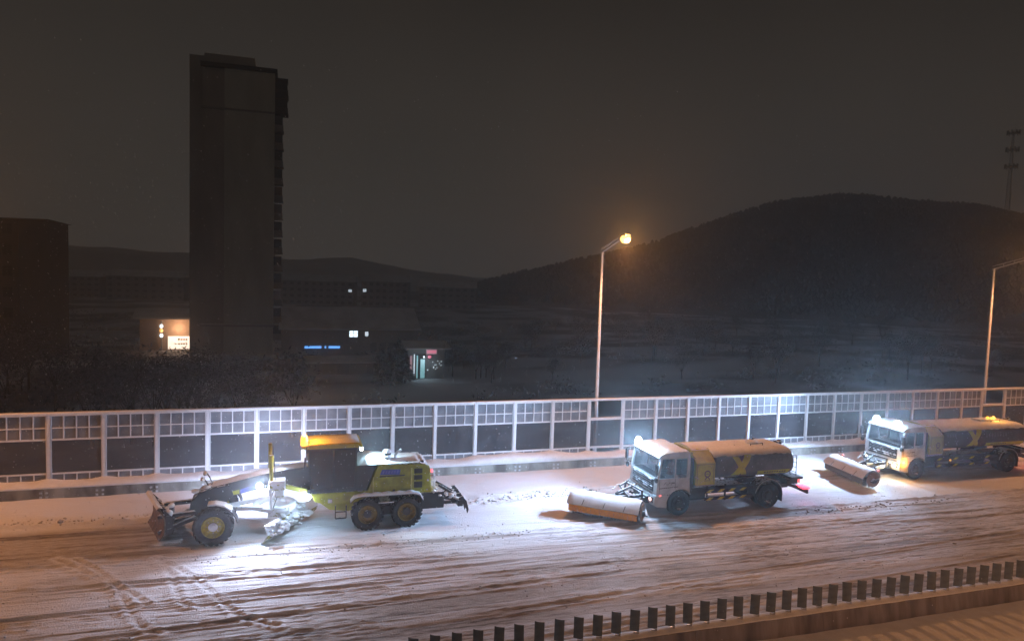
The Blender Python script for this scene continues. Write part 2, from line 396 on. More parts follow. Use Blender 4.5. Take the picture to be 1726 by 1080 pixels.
# clods thrown up by the ploughs
def clods():
    mb = MB(); rnd = random.Random(3)
    def z(x, y): return float(road_z(np.array([[x]]), np.array([[y]]))[0, 0])
    pts = []
    for _ in range(200): pts.append((rnd.uniform(-3, 9), 25.1 + rnd.gauss(0, .16), .022))
    for _ in range(260): pts.append((rnd.uniform(5.5, 14), 29.1 + rnd.gauss(0, .28), .035))
    for _ in range(90): pts.append((rnd.uniform(21, 30), 24.6 + rnd.gauss(0, .2), .03))
    for _ in range(200): pts.append((rnd.uniform(-12, 28), rnd.uniform(17, 25), .018))
    for _ in range(150): pts.append((rnd.uniform(-12, -3), 29.7 + rnd.gauss(0, .25), .03))
    for x, y, r in pts:
        r *= rnd.uniform(.4, 1.5) * (2.2 if rnd.random() < .04 else 1)
        g = bmesh.ops.create_icosphere(mb.bm, subdivisions=1, radius=r, matrix=Matrix.Translation((x, y, z(x, y) + r * .45)) @ Matrix.Rotation(rnd.random() * 6, 4, 'Z') @ Matrix.Diagonal((1.3, 1, .75, 1)))
        for v in g['verts']: v.co += Vector((rnd.gauss(0, r * .13), rnd.gauss(0, r * .13), rnd.gauss(0, r * .13)))
    return mb
M['clod'] = mat('snow_clod', (.7, .7, .71), .8, var=.2, scale=.8, col2=(.36, .33, .3))
tag(clods().build('snow_clods', M['clod']), kind='stuff', label='loose clods of dirty snow along the ploughed strips', cat='snow')

# ------------------------------------------------------------------ ground beyond and beneath
def ground_z(X, Y):
    z = -1.2 - 4.8 * sstep(34.6, 44, Y)
    z = z + sstep(46, 80, Y) * ((fbm(X / 40, Y / 40, 50) - .5) * 1.6)
    z = z + sstep(300, 900, Y) * 10 * fbm(X / 200, Y / 200, 52)
    return z
def ground_snow(X, Y):
    s = fbm(X / 14, Y / 10, 55, 4); v = sstep(.42, .6, s) * .72
    strip = np.exp(-((Y - 98 - (X - 35) * .34) / 9) ** 4) * sstep(28, 40, X) * (1 - sstep(104, 125, X))
    lot = np.exp(-((Y - 92) / 7) ** 4) * sstep(-2, 4, X) * (1 - sstep(24, 34, X))
    return np.clip(np.maximum(v, np.maximum(strip, lot)), 0, 1)
Mg = bpy.data.materials.new('snowy_fields'); Mg.use_nodes = True
_n = Mg.node_tree; _a = N(_n, 'ShaderNodeAttribute', attribute_name='snow'); _r = N(_n, 'ShaderNodeValToRGB')
_r.color_ramp.elements[0].color = (.15, .14, .135, 1); _r.color_ramp.elements[1].color = (.78, .79, .82, 1)
_n.links.new(_a.outputs['Fac'], _r.inputs[0]); _n.links.new(_r.outputs[0], _n.nodes['Principled BSDF'].inputs['Base Color'])
_n.nodes['Principled BSDF'].inputs['Roughness'].default_value = .9
gx = np.concatenate([np.arange(-920, -140, 30), np.arange(-140, 260, 3.), np.arange(260, 921, 30)])
gy = np.concatenate([np.arange(-300, 30, 15), np.arange(30, 60, 1.5), np.arange(60, 180, 2.5), np.arange(180, 400, 10), np.arange(400, 921, 40)])
tag(hfield('ground', gx, gy, ground_z, Mg, {'snow': ground_snow}), kind='structure')

# ------------------------------------------------------------------ parapet under the noise barrier
par = thing('parapet_wall', 'stained concrete parapet wall with snow ledge under the noise barrier', 'wall', (15, 32.8, 0))
PX = [-9.59 + 2.045 * k for k in range(-6, 13)] + [16.9 + 1.975 * k for k in range(0, 12)] + [40.65, 42.3, 44.3] + [44.3 + 1.98 * k for k in range(1, 8)]
po = (15, 32.8, 0)
for i in range(0, len(PX) - 2, 2):
    a, b = PX[i] + .006, PX[i + 2] - .006
    MB(po).prism([(32.5, -1.0), (32.5, .06), (32.58, .14), (32.6, .60), (32.63, .63), (33.0, .63), (33.0, .5), (34.0, .5), (34.0, -1.0)], a, b, ax='x').build('wall_segment', M['concrete'], par)
pl = None
for x in PX:
    if pl is None:
        mb = MB((x, 32.6, .33)); 
        for dx in (-.11, .11):
            for dz in (-.09, .09):
                mb.box((x + dx - .045, 32.55, .33 + dz - .04), (x + dx + .045, 32.585, .33 + dz + .04), .008)
        pl = mb.build('anchor_plate', M['bolt'], par); pl.location = (x - 15, 32.6 - 32.8, .33)
    else:
        c = pl.copy(); COL.objects.link(c); c.location = (x - 15, -.2, .33)
def ledge(X, T):
    pass
rows = []
rs = np.arange(-21.5, 58, .18)
prof = [(32.52, .60, 0), (32.50, .68, .3), (32.56, .76, .7), (32.72, .82, 1), (32.95, .84, 1), (33.2, .82, 1), (33.45, .78, 1), (33.8, .70, .8), (34.02, .58, .4), (34.05, .5, 0)]
mb = MB(po)
bumpx = .10 * (fbm(rs / 1.6, rs * 0, 80) - .5) + .16 * np.exp(-((rs - 11.5) / 3.2) ** 2) - .05
drift = np.array([min(abs(x - p) for p in PX) for x in rs]); drift = .08 * np.exp(-(drift / .35) ** 2)
for yy, zz, k in prof:
    w = .05 * (fbm(rs / .6, rs * 0 + yy * 3, 84) - .5)
    rows.append([(x, yy + w[i] * (yy < 33), zz + k * (bumpx[i] + (drift[i] if yy > 33.1 else drift[i] * .2))) for i, x in enumerate(rs)])
mb.grid(rows); mb.build('snow_cap', M['snow'], par, smooth=True)

# ------------------------------------------------------------------ noise barrier
FY = 33.3
fo = (15, FY, .5)
fence = thing('noise_barrier', 'long white framed noise barrier with clear panes along the far road edge', 'noise barrier', fo)
GATES = [(x0, x1) for x0, x1 in zip(PX[:-1], PX[1:]) if abs(x0 - 14.95) < .1 or abs(x0 - 42.3) < .1]
def isgate(x0): return any(abs(x0 - g[0]) < .01 for g in GATES)
gateposts = [x for g in GATES for x in g]
pm = {}
for x in PX:
    wide = any(abs(x - g) < .01 for g in gateposts)
    if wide not in pm:
        w = .085 if wide else .06
        mb = MB((0, 0, .5)); mb.box((-w, -.07, .5), (w, -.055, 3.6)); mb.box((-w, .055, .5), (w, .07, 3.6)); mb.box((-.02, -.054, .5), (.02, .054, 3.6))
        mb.box((-w - .03, -.1, .5), (w + .03, .1, .53)); pm[wide] = mb.mesh('post')
    o = new('post', pm[wide], M['paint_white'], fence); o.location = (x - 15, 0, 0)
for x0, x1 in zip(PX[:-1], PX[1:]):
    MB(fo).box((x0 + .002, FY - .12, 3.5), (x1 - .002, FY + .09, 3.62), .02).build('top_rail', M['paint_white'], fence)
    a, b = x0 + .075, x1 - .075
    # snow lying on the top rail
    if isgate(x0):
        a, b = x0 + .10, x1 - .10
        MB(fo).box((a, FY - .07, 2.46), (b, FY + .07, 2.60), .01).build('crossbar', M['paint_white'], fence)
        MB(fo).box((a, FY - .06, .98), (b, FY + .06, 1.08), .01).build('sill_rail', M['paint_white'], fence)
        MB(fo).box((a, FY - .008, 1.084), (b, FY + .008, 2.456)).build('clear_pane', M['pane'], fence)
        continue
    fr = MB(fo)
    for z0, z1 in ((2.43, 2.50), (2.935, 2.975), (.99, 1.06), (3.462, 3.497), (.52, .58)): fr.box((a, FY - .035, z0), (b, FY + .035, z1))
    n = 4; xs = [a + (b - a) * k / n for k in range(n + 1)]
    for k, xv in enumerate(xs):
        w = .022 if 0 < k < n else .02
        xx = min(max(xv, a + w), b - w)
        fr.box((xx - w, FY - .031, 2.501), (xx + w, FY + .031, 2.934)); fr.box((xx - w, FY - .031, 2.976), (xx + w, FY + .031, 3.461)); fr.box((xx - w, FY - .031, .581), (xx + w, FY + .031, .989))
    fr.box((a, FY - .03, 1.061), (a + .03, FY + .03, 2.429)); fr.box((b - .03, FY - .03, 1.061), (b, FY + .03, 2.429))
    f = fr.build('bay_frame', M['paint_white'], fence)
    def pane(nm, x0_, x1_, z0, z1, mt):
        MB(fo).box((x0_, FY - .006, z0), (x1_, FY + .006, z1)).build(nm, mt, f)
    pane('clear_pane', a + .031, b - .031, 1.062, 2.428, M['pane'])
    for k in range(n):
        for z0, z1 in ((2.502, 2.933), (2.977, 3.46)): pane('small_pane', xs[k] + .023, xs[k + 1] - .023, z0, z1, M['gpane'])
        pane('low_pane', xs[k] + .023, xs[k + 1] - .023, .582, .988, M['gpane'])

# ------------------------------------------------------------------ median barrier, glare boards, near snow
mo = (12, 15.3, 0)
med = thing('median_barrier', 'low dirty concrete median barrier capped with snow beside the near lane', 'barrier', mo)
for k in range(15):
    a = -10 + 4.0 * k
    MB(mo).prism([(15.02, .2), (15.06, .62), (15.12, .98), (15.15, 1.0), (15.45, 1.0), (15.48, .98), (15.56, .3), (15.66, -.1), (15.02, -.1)], a + .005, a + 3.995, ax='x').build('barrier_segment', M['concrete_dark'], med)
mb = MB(mo); rs = np.arange(-10, 50, .15); rows = []
for yy, zz in ((15.125, 1.003), (15.13, 1.03), (15.2, 1.06), (15.32, 1.07), (15.42, 1.06), (15.49, 1.02), (15.5, .97)):
    rows.append([(x, yy, zz + .025 * (vnoise(np.array(x / .5), np.array(yy * 4), 90) - .5)) for x in rs])
mb.grid(rows); mb.build('snow_cap', M['snow'], med, smooth=True)
mb = MB((0, 0, 0))                                                         # one board: slightly dished leaf on a foot
sec = [(-.12, .012), (-.06, -.004), (0, -.010), (.06, -.004), (.12, .012)]
mb.prism(sec + [(x, y + .016) for x, y in sec[::-1]], .06, .60, ax='z')
bm_leaf = mb.mesh('leaf', True)
bm_foot = MB().prism([(-.02, 0), (.12, 0), (.12, .074), (.09, .074), (.06, .045), (-.02, .03)], -.02, .035).mesh('foot')
gb0 = None
for k in range(-1, 40):
    x = 3.24 + .511 * k
    if gb0 is None:
        gb0 = thing('glare_board', 'dark anti-glare board standing upright on the snowy median barrier', 'anti-glare board', (x, 15.31, 1.055), R(-30), 'anti-glare boards along the median barrier')
        new('leaf', bm_leaf, M['board'], gb0); new('foot', bm_foot, M['galv'], gb0)
        g = gb0
    else:
        g = gb0.copy(); COL.objects.link(g)
        for ch in gb0.children:
            c = ch.copy(); COL.objects.link(c); c.parent = g
        g.location = (x, 15.31, 1.055)
    g.rotation_euler = (R(random.gauss(0, 1)), R(random.gauss(0, .8)), R(-30 + random.gauss(0, 2.5)))
def nz(X, Y): return .58 - .05 * (15 - Y) * .25 + (fbm(X / 3, Y / 1.4, 95) - .5) * .16 - .12 * np.exp(-((Y - 12.6) / .9) ** 2)
tag(hfield('median_snow', np.arange(-14, 60, .3), np.arange(-20, 15.05, .15), nz, M['snow']), kind='structure')

# ------------------------------------------------------------------ street lamps
def street_lamp(x, label, y=33.62, rz=0):
    t = thing('street_lamp', label, 'street lamp', (x, y, .5), rz, 'street lamps along the road')
    MB().box((-.2, -.2, 0), (.2, .2, .04)).build('base_plate', M['galv'], t)
    MB().cyl((0, 0, .04), (0, 0, 10.75), .105, .06, 14).build('pole', M['paint_white'], t, True)
    MB().bar((0, .12, 10.72), (0, -2.2, 11.38), .05).bar((0, .1, 10.93), (0, -2.1, 11.5), .035).bar((0, -.6, 10.93), (0, -.6, 11.09), .03).bar((0, -1.3, 11.13), (0, -1.3, 11.28), .03).build('arm', M['paint_white'], t)
    h = MB().prism([(-2.1, 11.40), (-2.2, 11.5), (-2.75, 11.62), (-2.85, 11.56), (-2.8, 11.46), (-2.3, 11.34)], -.14, .14, .02, ax='x').build('lamp_head', M['galv'], t)
    ln = MB().ball((0, -2.6, 11.34), .25, 16, 10, (.95, 1.25, .85)).build('lens', M['lamp_warm'], t, True)
    light('SPOT', (0, -2.6, 11.08), (1, .40, .165), 2600 * (1.6 if rz else 1), t, .12, (0, -.45 if rz else -.12, -1), 112 if rz else 146, .6)
    light('POINT', (0, -2.95, 11.2), (1, .42, .10), 300, t, .12)  # extra point beside the lens, added for its halo in the haze
    light('SPOT', (0, -2.98, 11.3), (1, .42, .10), 500, t, .12, (0, -1, -.1), 170, .6)  # added spot facing the road side to strengthen the halo
    return t
street_lamp(15.5, 'tall white street lamp with glowing warm head behind the barrier gate')
street_lamp(42.95, 'tall white street lamp cut by the picture edge above the second truck')
street_lamp(-13.9, 'tall white street lamp beyond the grader end of the noise barrier')
street_lamp(70.9, 'tall white street lamp far up the road past both trucks')
street_lamp(19, 'tall white street lamp on the near carriageway behind the viewpoint', -6, math.pi)
street_lamp(46, 'tall white street lamp farther along the near carriageway', -6, math.pi)

# ------------------------------------------------------------------ wheels
def lug_tyre(mb, c, r, w, n=22, hub=.6):
    """lathe tyre with chevron lugs; axis along y, centred at c"""
    h = w / 2
    mb.lathe([(-h * .8, r * hub), (-h, r * (hub + .12)), (-h, r * .86), (-h * .85, r * .94), (h * .85, r * .94), (h, r * .86), (h, r * (hub + .12)), (h * .8, r * hub)], c, 36)
    for i in range(n):
        for s in (-1, 1):
            t = 2 * math.pi * (i + (.5 if s > 0 else 0)) / n
            rot = Matrix.Rotation(-t, 4, 'Y')
            mm = Matrix.Translation(Vector(c) - mb.o) @ rot @ Matrix.Translation((r * .95, s * h * .52, 0)) @ Matrix.Rotation(s * .55, 4, 'X')
            bmesh.ops.create_cube(mb.bm, size=1, matrix=mm @ Matrix.Diagonal((r * .11, h * 1.05, r * .12, 1)))
def wheel(parent, org, c, r, w, rimmat, tyremat, out=-1, hubm=None, name='wheel', lug=True, hub=.6):
    mb = MB(org)
    if lug: lug_tyre(mb, c, r, w, hub=hub)
    else:
        h = w / 2
        mb.lathe([(-h * .7, r * hub), (-h, r * (hub + .1)), (-h, r * .88), (-h * .8, r), (h * .8, r), (h, r * .88), (h, r * (hub + .1)), (h * .7, r * hub)], c, 32)
    ty = mb.build(name, tyremat, parent, not lug)
    h = w / 2; o = out
    MB(org).lathe([(o * h * .82, r * (hub + .02)), (o * h * .95, r * (hub - .02)), (o * h * .8, r * (hub - .06)), (o * h * .35, r * (hub - .14)), (o * h * .35, r * .30), (o * h * .5, r * .24)], c, 28).build('rim', rimmat, ty, True)
    mb = MB(org); mb.lathe([(o * h * .48, r * .26), (o * h * .72, r * .24), (o * h * .78, r * .1), (o * h * .78, .004)], c, 16)
    for i in range(8):
        t = i * math.pi / 4; mb.cyl((c[0] + r * .33 * math.cos(t), c[1] + o * h * .33, c[2] + r * .33 * math.sin(t)), (c[0] + r * .33 * math.cos(t), c[1] + o * h * .42, c[2] + r * .33 * math.sin(t)), .02, .02, 6)
    mb.build('hub', hubm or M['black'], ty)
    return ty

# ------------------------------------------------------------------ motor grader (drives towards -x)
GO = (1.2, 27.7, 0)
def grader():
    t = thing('motor_grader', 'yellow and black motor grader with its snow blade down leading the convoy', 'motor grader', GO)
    YN, YF, YC = 26.85, 28.55, 27.7
    # front axle and wheels
    for y, o in ((26.52, -1), (28.88, 1)):
        w = wheel(t, GO, (-2.56, y, .66), .68, .42, M['amber_y'], M['rubber_snow'], o, M['silver'], hub=.56)
    MB(GO).bar((-2.46, 26.75, .72), (-2.46, 28.65, .72), .26, .24, .02).box((-2.65, 27.45, .6), (-2.25, 27.95, 1.2), .03).build('front_axle', M['black'], t)
    # mudguards over the front wheels
    for y0, y1 in ((26.32, 26.74), (28.66, 29.08)):
        arc = [(-2.56 + .84 * math.cos(a), .66 + .80 * math.sin(a)) for a in [R(d) for d in (100, 80, 60, 40, 22, 8)]]
        mg = MB(GO).prism(arc + [(-2.56 + (x + 2.56) * .95, .66 + (z - .66) * .95) for x, z in arc[::-1]], y0, y1).build('front_mudguard', M['black'], t)
        arc = [(-2.56 + .845 * math.cos(a), .66 + .805 * math.sin(a)) for a in [R(d) for d in (102, 85, 65, 45)]]
        MB(GO).prism(arc + [(-2.56 + (x + 2.56) * 1.06, .66 + (z - .66) * 1.07) for x, z in arc[::-1]], y0 - .02, y1 + .02, .01).build('snow_cap', M['snow'], mg, True)
    # nose block
    MB(GO).prism([(-3.35, .72), (-3.45, 1.05), (-3.4, 1.35), (-3.1, 1.68), (-2.6, 1.84), (-2.1, 1.9), (-1.95, 1.5), (-2.2, 1.25), (-2.4, 1.1), (-2.7, .7)], 27.25, 28.15, .04).build('nose_block', M['charcoal'], t)
    MB(GO).cyl((-2.95, 27.2, .75), (-2.95, 28.2, .75), .26, .26, 16).build('drawbar_ball', M['black'], t, True)
    # gooseneck boom
    top = [(-2.9, 1.80), (-2.0, 1.98), (-1.0, 2.20), (0.0, 2.36), (.75, 2.42)]
    bot = [(.95, 1.2), (.72, 1.28), (.45, 1.5), (.15, 1.72), (-1.0, 1.66), (-2.0, 1.44), (-2.9, 1.28)]
    boom = MB(GO).prism(top + bot, 27.36, 28.04, .04).build('boom', M['charcoal'], t)
    def on_boom(x0, x1, k0, k1, nm, mt):
        def zz(x, k):
            zt = np.interp(x, [p[0] for p in top], [p[1] for p in top]); zb = np.interp(x, [-2.9, -2.0, -1.0, .15], [1.28, 1.44, 1.66, 1.72]); return zb + (zt - zb) * k
        MB(GO).prism([(x0, zz(x0, k0)), (x1, zz(x1, k0)), (x1, zz(x1, k1)), (x0, zz(x0, k1))], 27.352, 27.357).build(nm, mt, boom)
    on_boom(-2.25, -1.75, .06, .34, 'yellow_decal', M['yellow']); on_boom(-1.72, -1.15, .06, .34, 'blue_decal', M['blue'])
    on_boom(-1.12, -.8, .08, .22, 'stripe', M['silver'])
    mb = MB(GO); n = 14; rows = []
    for i in range(n + 1):
        x = -2.7 + 3.35 * i / n; zt = float(np.interp(x, [p[0] for p in top], [p[1] for p in top])); r = .035 + .02 * math.sin(i * 2.1)
        rows.append([(x, 27.35, zt - .01), (x, 27.42, zt + r), (x, 27.7, zt + r * 1.5), (x, 27.98, zt + r), (x, 28.05, zt - .01)])
    mb.grid(rows); mb.build('snow_cap', M['snow'], boom, True)
    # mirrors and lamps on the nose
    for y in (27.3, 28.1):
        MB(GO).tube([(-2.75, y, 1.75), (-2.85, y, 2.0), (-2.98, y, 2.22)], .022).build('lamp_stalk', M['black'], t)
        MB(GO).ball((-3.0, y, 2.16), .1, 10, 8, (.8, 1.1, 1)).build('nose_lamp', M['snow'], t, True)
    MB(GO).ball((-3.25, 27.35, 1.72), .12, 10, 8, (1.2, 1.4, .6)).ball((-2.85, 27.35, 1.86), .12, 10, 8, (1.2, 1.1, .7)).build('snow_lump', M['snow'], t, True)
    # front blade with push arms: turned so its dished front looks a little towards the near lane
    def fb(u, f, z):   # u along the blade from its near end, f forward of it
        d = Vector((-.32, .947, 0)).normalized(); nrm = Vector((-.947, -.32, 0)).normalized()
        p = Vector((-4.22, 26.75, .16)) + d * u + nrm * f; return (p.x, p.y, p.z + z * .97)
    secs = [(0.16, .03), (.04, .2), (-.03, .45), (-.02, .75), (.06, 1.02), (.2, 1.2)]
    mb = MB(GO)
    rows = [[fb(u, f, z) for f, z in secs] + [fb(u, f - .05, z) for f, z in secs[::-1]] for u in (0, .55, 1.1, 1.7, 2.25)]
    V = mb.grid(rows, True); mb.bm.faces.new(V[0]); mb.bm.faces.new(V[-1][::-1])
    bl = mb.build('front_blade', M['blade'], t, True)
    mb = MB(GO)
    for u in (.02, .7, 1.5, 2.2):
        mb.face([fb(u, -.06, .1), fb(u, -.30, .25), fb(u, -.32, .8), fb(u, -.02, 1.15), fb(u, -.08, .6)])
    mb.bar(fb(0, -.2, .35), fb(2.2, -.2, .35), .14, .14).bar(fb(0, -.17, .85), fb(2.2, -.17, .85), .14, .12).bar(fb(.35, -.34, .15), fb(.35, -.34, 1.25), .34, .12)
    mb.build('blade_back_frame', M['black'], bl)
    mb = MB(GO); rows = []
    for i in range(12):
        u = 2.25 * i / 11; k = .04 + .03 * math.sin(i * 1.9)
        rows.append([fb(u, .22, 1.19), fb(u, .15, 1.22 + k), fb(u, .02, 1.18 + k), fb(u, -.06, 1.05)])
    mb.grid(rows); mb.ball(fb(.15, -.22, .95), .13, 10, 7).ball(fb(.25, -.3, 1.2), .12, 10, 7, (1, 1, .7)).build('snow_cap', M['snow'], bl, True)
    for y, z0, z1 in ((27.0, .95, 1.0), (28.4, .95, 1.0), (27.05, .35, .8), (28.3, .35, .8), (27.5, .5, .72)):
        MB(GO).bar((-4.45, y, z0), (-3.2, y + .1, z1), .1, .12, .01).build('push_arm', M['black'], t)
        MB(GO).bar((-4.4, y, z0 + .075), (-3.25, y + .1, z1 + .075), .09, .04, .01).build('arm_snow', M['snow'], t)
    # drawbar, circle, moldboard
    MB(GO).bar((-2.6, 27.7, .92), (-.9, 27.1, .98), .12, .14).bar((-2.6, 27.7, .92), (-.9, 28.3, .98), .12, .14).build('drawbar', M['yellow_snowy'], t)
    MB(GO).lathe([(0, .55), (0, .80), (.12, .80), (.12, .55), (0, .55)], (-.5, 27.7, .86), 30, 'z').build('circle', M['yellow_snowy'], t)
    MB(GO).lathe([(.122, .56), (.155, .6), (.155, .76), (.122, .8)], (-.5, 27.7, .86), 30, 'z').build('circle_snow', M['snow'], t, True)
    d = Vector((.52, .854, 0)); nb = Vector((-.854, .52, 0))
    def md(u, f, z):
        p = Vector((-.78, 26.0, 0)) + d * u + nb * f; return (p.x, p.y, z)
    ms = [(.20, .02), (.06, .14), (-.02, .32), (-.01, .5), (.09, .68)]
    mb = MB(GO); rows = [[md(u, f, z) for f, z in ms] + [md(u, f - .04, z) for f, z in ms[::-1]] for u in np.linspace(0, 3.6, 8)]
    V = mb.grid(rows, True); mb.bm.faces.new(V[0]); mb.bm.faces.new(V[-1][::-1]); mo_ = mb.build('moldboard', M['yellow_snowy'], t, True)
    mb = MB(GO); rnd = random.Random(5)
    for i in range(46):
        u = rnd.uniform(.05, 2.6); f = -rnd.uniform(.0, .32); r = rnd.uniform(.05, .13)
        mb.ball(md(u, f, .5 + .25 * rnd.random() + f * .9), r, 7, 5, (1.2, 1.1, .8))
    mb.build('snow_lump', M['snow'], mo_, True)
    MB(GO).box((-.75, 27.1, .62), (.05, 28.3, .86), .04).bar(md(1.1, -.05, .6), (-.5, 27.4, .9), .16, .2).bar(md(2.6, -.05, .6), (-.3, 28.2, .9), .16, .2).build('circle_frame', M['yellow_snowy'], t)
    # blade-lift cylinders on the boom saddle
    for y, x, zt in ((26.95, -.62, 3.02), (28.45, -.70, 3.12)):
        c = MB(GO).cyl((x, y, 1.75), (x, y, zt), .075, .075, 12).build('lift_cylinder', M['yellow'], t, True)
        MB(GO).cyl((x, y, .95), (x, y, 1.75), .035, .035, 10).build('piston_rod', M['silver'], c, True)
        MB(GO).tube([(x + .1, y, zt - .1), (x + .13, y, 2.2), (x + .2, y, 1.4), (x + .05, y, .95)], .016).build('hose', M['plain_black'], c)
    MB(GO).box((-.72, 28.08, 1.75), (-.2, 28.62, 2.0), .05).build('saddle', M['yellow_snowy'], t)
    MB(GO).box((-.72, 26.78, 1.72), (-.12, 27.32, 2.0), .05).box((-.5, 26.9, 1.42), (-.15, 27.3, 1.75), .05).build('saddle', M['yellow_snowy'], t)
    for q_ in (((-.66, 26.8, 2.0), (-.12, 27.34, 2.07)), ((-.7, 28.1, 2.0), (-.2, 28.6, 2.07))): MB(GO).box(*q_, .03).build('saddle_snow', M['snow'], t)
    MB(GO).bar((-.1, 27.0, 1.8), (.7, 27.2, 1.5), .12, .16).build('saddle_arm', M['yellow'], t)
    # cab
    cab = MB(GO).box((.66, 26.9, 1.48), (2.42, 28.32, 1.62), .02).build('cab', M['charcoal'], t)
    mb = MB(GO)
    for (xb, xt) in ((.82, .66), (1.62, 1.62), (2.42, 2.46)):
        for y in (26.92, 28.30): MB(GO).bar((xb, y, 1.6), (xt, y, 3.20), .07, .07).build('cab_post', M['plain_black'], cab)
    MB(GO).bar((.8, 26.92, 1.62), (2.42, 26.92, 1.62), .08).build('cab_sill', M['plain_black'], cab)
    mb.bar((.7, 26.92, 3.16), (2.45, 26.92, 3.16), .08).bar((.7, 28.30, 3.16), (2.45, 28.30, 3.16), .08).bar((.7, 26.9, 3.165), (.7, 28.32, 3.165), .07).bar((2.45, 26.9, 3.165), (2.45, 28.32, 3.165), .07)
    mb.build('cab_frame', M['plain_black'], cab)
    for y in (26.9, 28.32):
        MB(GO).prism([(.84, 1.66), (1.59, 1.66), (1.59, 3.12), (.71, 3.12)], y - .006, y + .006).build('side_window', M['cabwin'], cab)
        MB(GO).prism([(1.65, 1.66), (2.40, 1.66), (2.43, 3.12), (1.65, 3.12)], y - .006, y + .006).build('side_window', M['cabwin'], cab)
    MB(GO).face([(.80, 26.95, 1.66), (.80, 28.27, 1.66), (.64, 28.27, 3.12), (.64, 26.95, 3.12)]).build('windscreen', M['cabwin'], cab)
    MB(GO).face([(2.44, 26.95, 1.66), (2.44, 28.27, 1.66), (2.48, 28.27, 3.12), (2.48, 26.95, 3.12)]).build('rear_window', M['cabwin'], cab)
    MB(GO).box((1.5, 27.4, 1.62), (2.0, 28.0, 2.1), .06).box((1.9, 27.4, 2.1), (2.05, 28.0, 2.75), .05).build('seat', M['plain_black'], cab)
    MB(GO).bar((1.0, 27.7, 1.62), (1.25, 27.7, 2.2), .14, .1).lathe([(-.015, .18), (0, .2), (.015, .18), (0, .16), (-.015, .18)], (1.27, 27.7, 2.26), 20, 'z').build('steering_column', M['plain_black'], cab)
    MB(GO).ball((1.0, 26.96, 2.98), .055, 8, 6).build('pink_spot', M['pink_glow'], cab)  # small glowing pink spot inside the side window
    rf = MB(GO).prism([(.42, 3.20), (.46, 3.30), (.72, 3.39), (2.45, 3.39), (2.66, 3.33), (2.70, 3.20)], 26.80, 28.34, .035).build('cab_roof', M['roofy'], cab)
    mb = MB(GO); rows = []
    for i in range(13):
        x = .62 + 1.95 * i / 12; rr = []
        for j in range(9):
            y = 26.86 + 1.42 * j / 8; ed = min(i, 12 - i, j, 8 - j)
            rr.append((x, y, 3.388 + (0 if ed == 0 else .05 if ed == 1 else .085) + .012 * math.sin(i * 1.7 + j * 2.3)))
        rows.append(rr)
    mb.grid(rows); mb.build('snow_cap', M['snow'], rf, True)
    b = MB(GO).cyl((.54, 26.90, 3.36), (.54, 26.90, 3.62), .14, .13, 16).ball((.54, 26.90, 3.62), .13, 14, 8).build('beacon', M['lamp_amber'], cab, True)
    light('POINT', (.56 - GO[0], 26.80 - GO[1], 3.86), (1, .36, .015), 120, t, .05)
    light('SPOT', (.50 - GO[0], 26.74 - GO[1], 3.74), (1, .36, .015), 350, t, .05, (-.3, -1, .45), 80, .9)  # extra amber spot towards the viewpoint, added as the beacon's flare
    for y, x in ((27.0, .50), (28.4, .50)):
        MB(GO).box((x - .06, y - .09, 3.04), (x + .04, y + .09, 3.16), .02).build('cab_lamp', M['lamp_cab'], cab)
    MB(GO).box((2.60, 26.98, 3.02), (2.72, 27.22, 3.18), .04).build('rear_work_lamp', M['lamp_rear'], cab)
    light('SPOT', (2.80 - GO[0], 27.1 - GO[1], 3.12), (.55, .82, 1), 420, t, .05, (1, .05, -.55), 120, .8)
    light('SPOT', (2.86 - GO[0], 26.95 - GO[1], 3.16), (.40, .74, 1), 700, t, .05, (.6, -1, .5), 90, .9)  # extra upward spot on the viewer's side, added for the rear lamp's flare
    MB(GO).bar((.62, 26.75, 3.3), (.60, 26.62, 2.75), .03).box((.54, 26.5, 2.5), (.6, 26.72, 2.95), .02).build('mirror', M['plain_black'], cab)
    # belly and frame under the cab
    MB(GO).prism([(.80, 1.48), (.95, 1.15), (1.35, 1.02), (2.4, 1.05), (2.9, 1.12), (2.95, 1.48)], 26.9, 28.5, .03).build('cab_base', M['yellow'], t)
    MB(GO).prism([(.9, 1.2), (1.5, .72), (2.2, .62), (2.6, .7), (2.9, 1.05), (1.3, 1.05)], 27.2, 28.2, .03).build('belly_frame', M['yellow'], t)
    MB(GO).box((1.42, 26.86, 1.1), (1.58, 26.898, 1.26), .01).build('step_reflector', M['silver'], t)
    MB(GO).bar((1.7, 26.82, 1.0), (1.7, 26.82, .5), .04).bar((2.1, 26.82, 1.0), (2.1, 26.82, .5), .04).bar((1.7, 26.82, .75), (2.1, 26.82, .75), .05).bar((1.7, 26.82, .5), (2.1, 26.82, .5), .05).build('step_ladder', M['black'], t)
    # engine hood: dark quarter panel then yellow side with slanted front edge
    MB(GO).prism([(2.42, 1.5), (2.86, 1.48), (3.24, 2.48), (2.44, 2.5)], 26.92, 28.48, .02).build('quarter_panel', M['charcoal'], t)
    hood = MB(GO).prism([(2.88, 1.26), (2.9, 1.48), (3.27, 2.40), (3.36, 2.47), (5.1, 2.42), (5.28, 2.34), (5.34, 2.2), (5.40, 1.26)], 26.9, 28.5, .035).build('engine_hood', M['yellow'], t)
    MB(GO).box((3.3, 27.0, 2.43), (5.1, 28.4, 2.52), .03).build('hood_top', M['black'], hood)
    for z0, z1 in ((2.05, 2.24), (1.80, 1.98), (1.48, 1.72)):
        v = MB(GO).box((4.70, 26.885, z0), (5.02, 26.905, z1)).build('vent', M['plain_black'], hood)
        mb = MB(GO)
        for k in range(4): mb.bar((4.71, 26.878, z0 + (k + .5) * (z1 - z0) / 4), (5.01, 26.878, z0 + (k + .5) * (z1 - z0) / 4), .012, .014)
        mb.build('vent_slats', M['vent'], v)
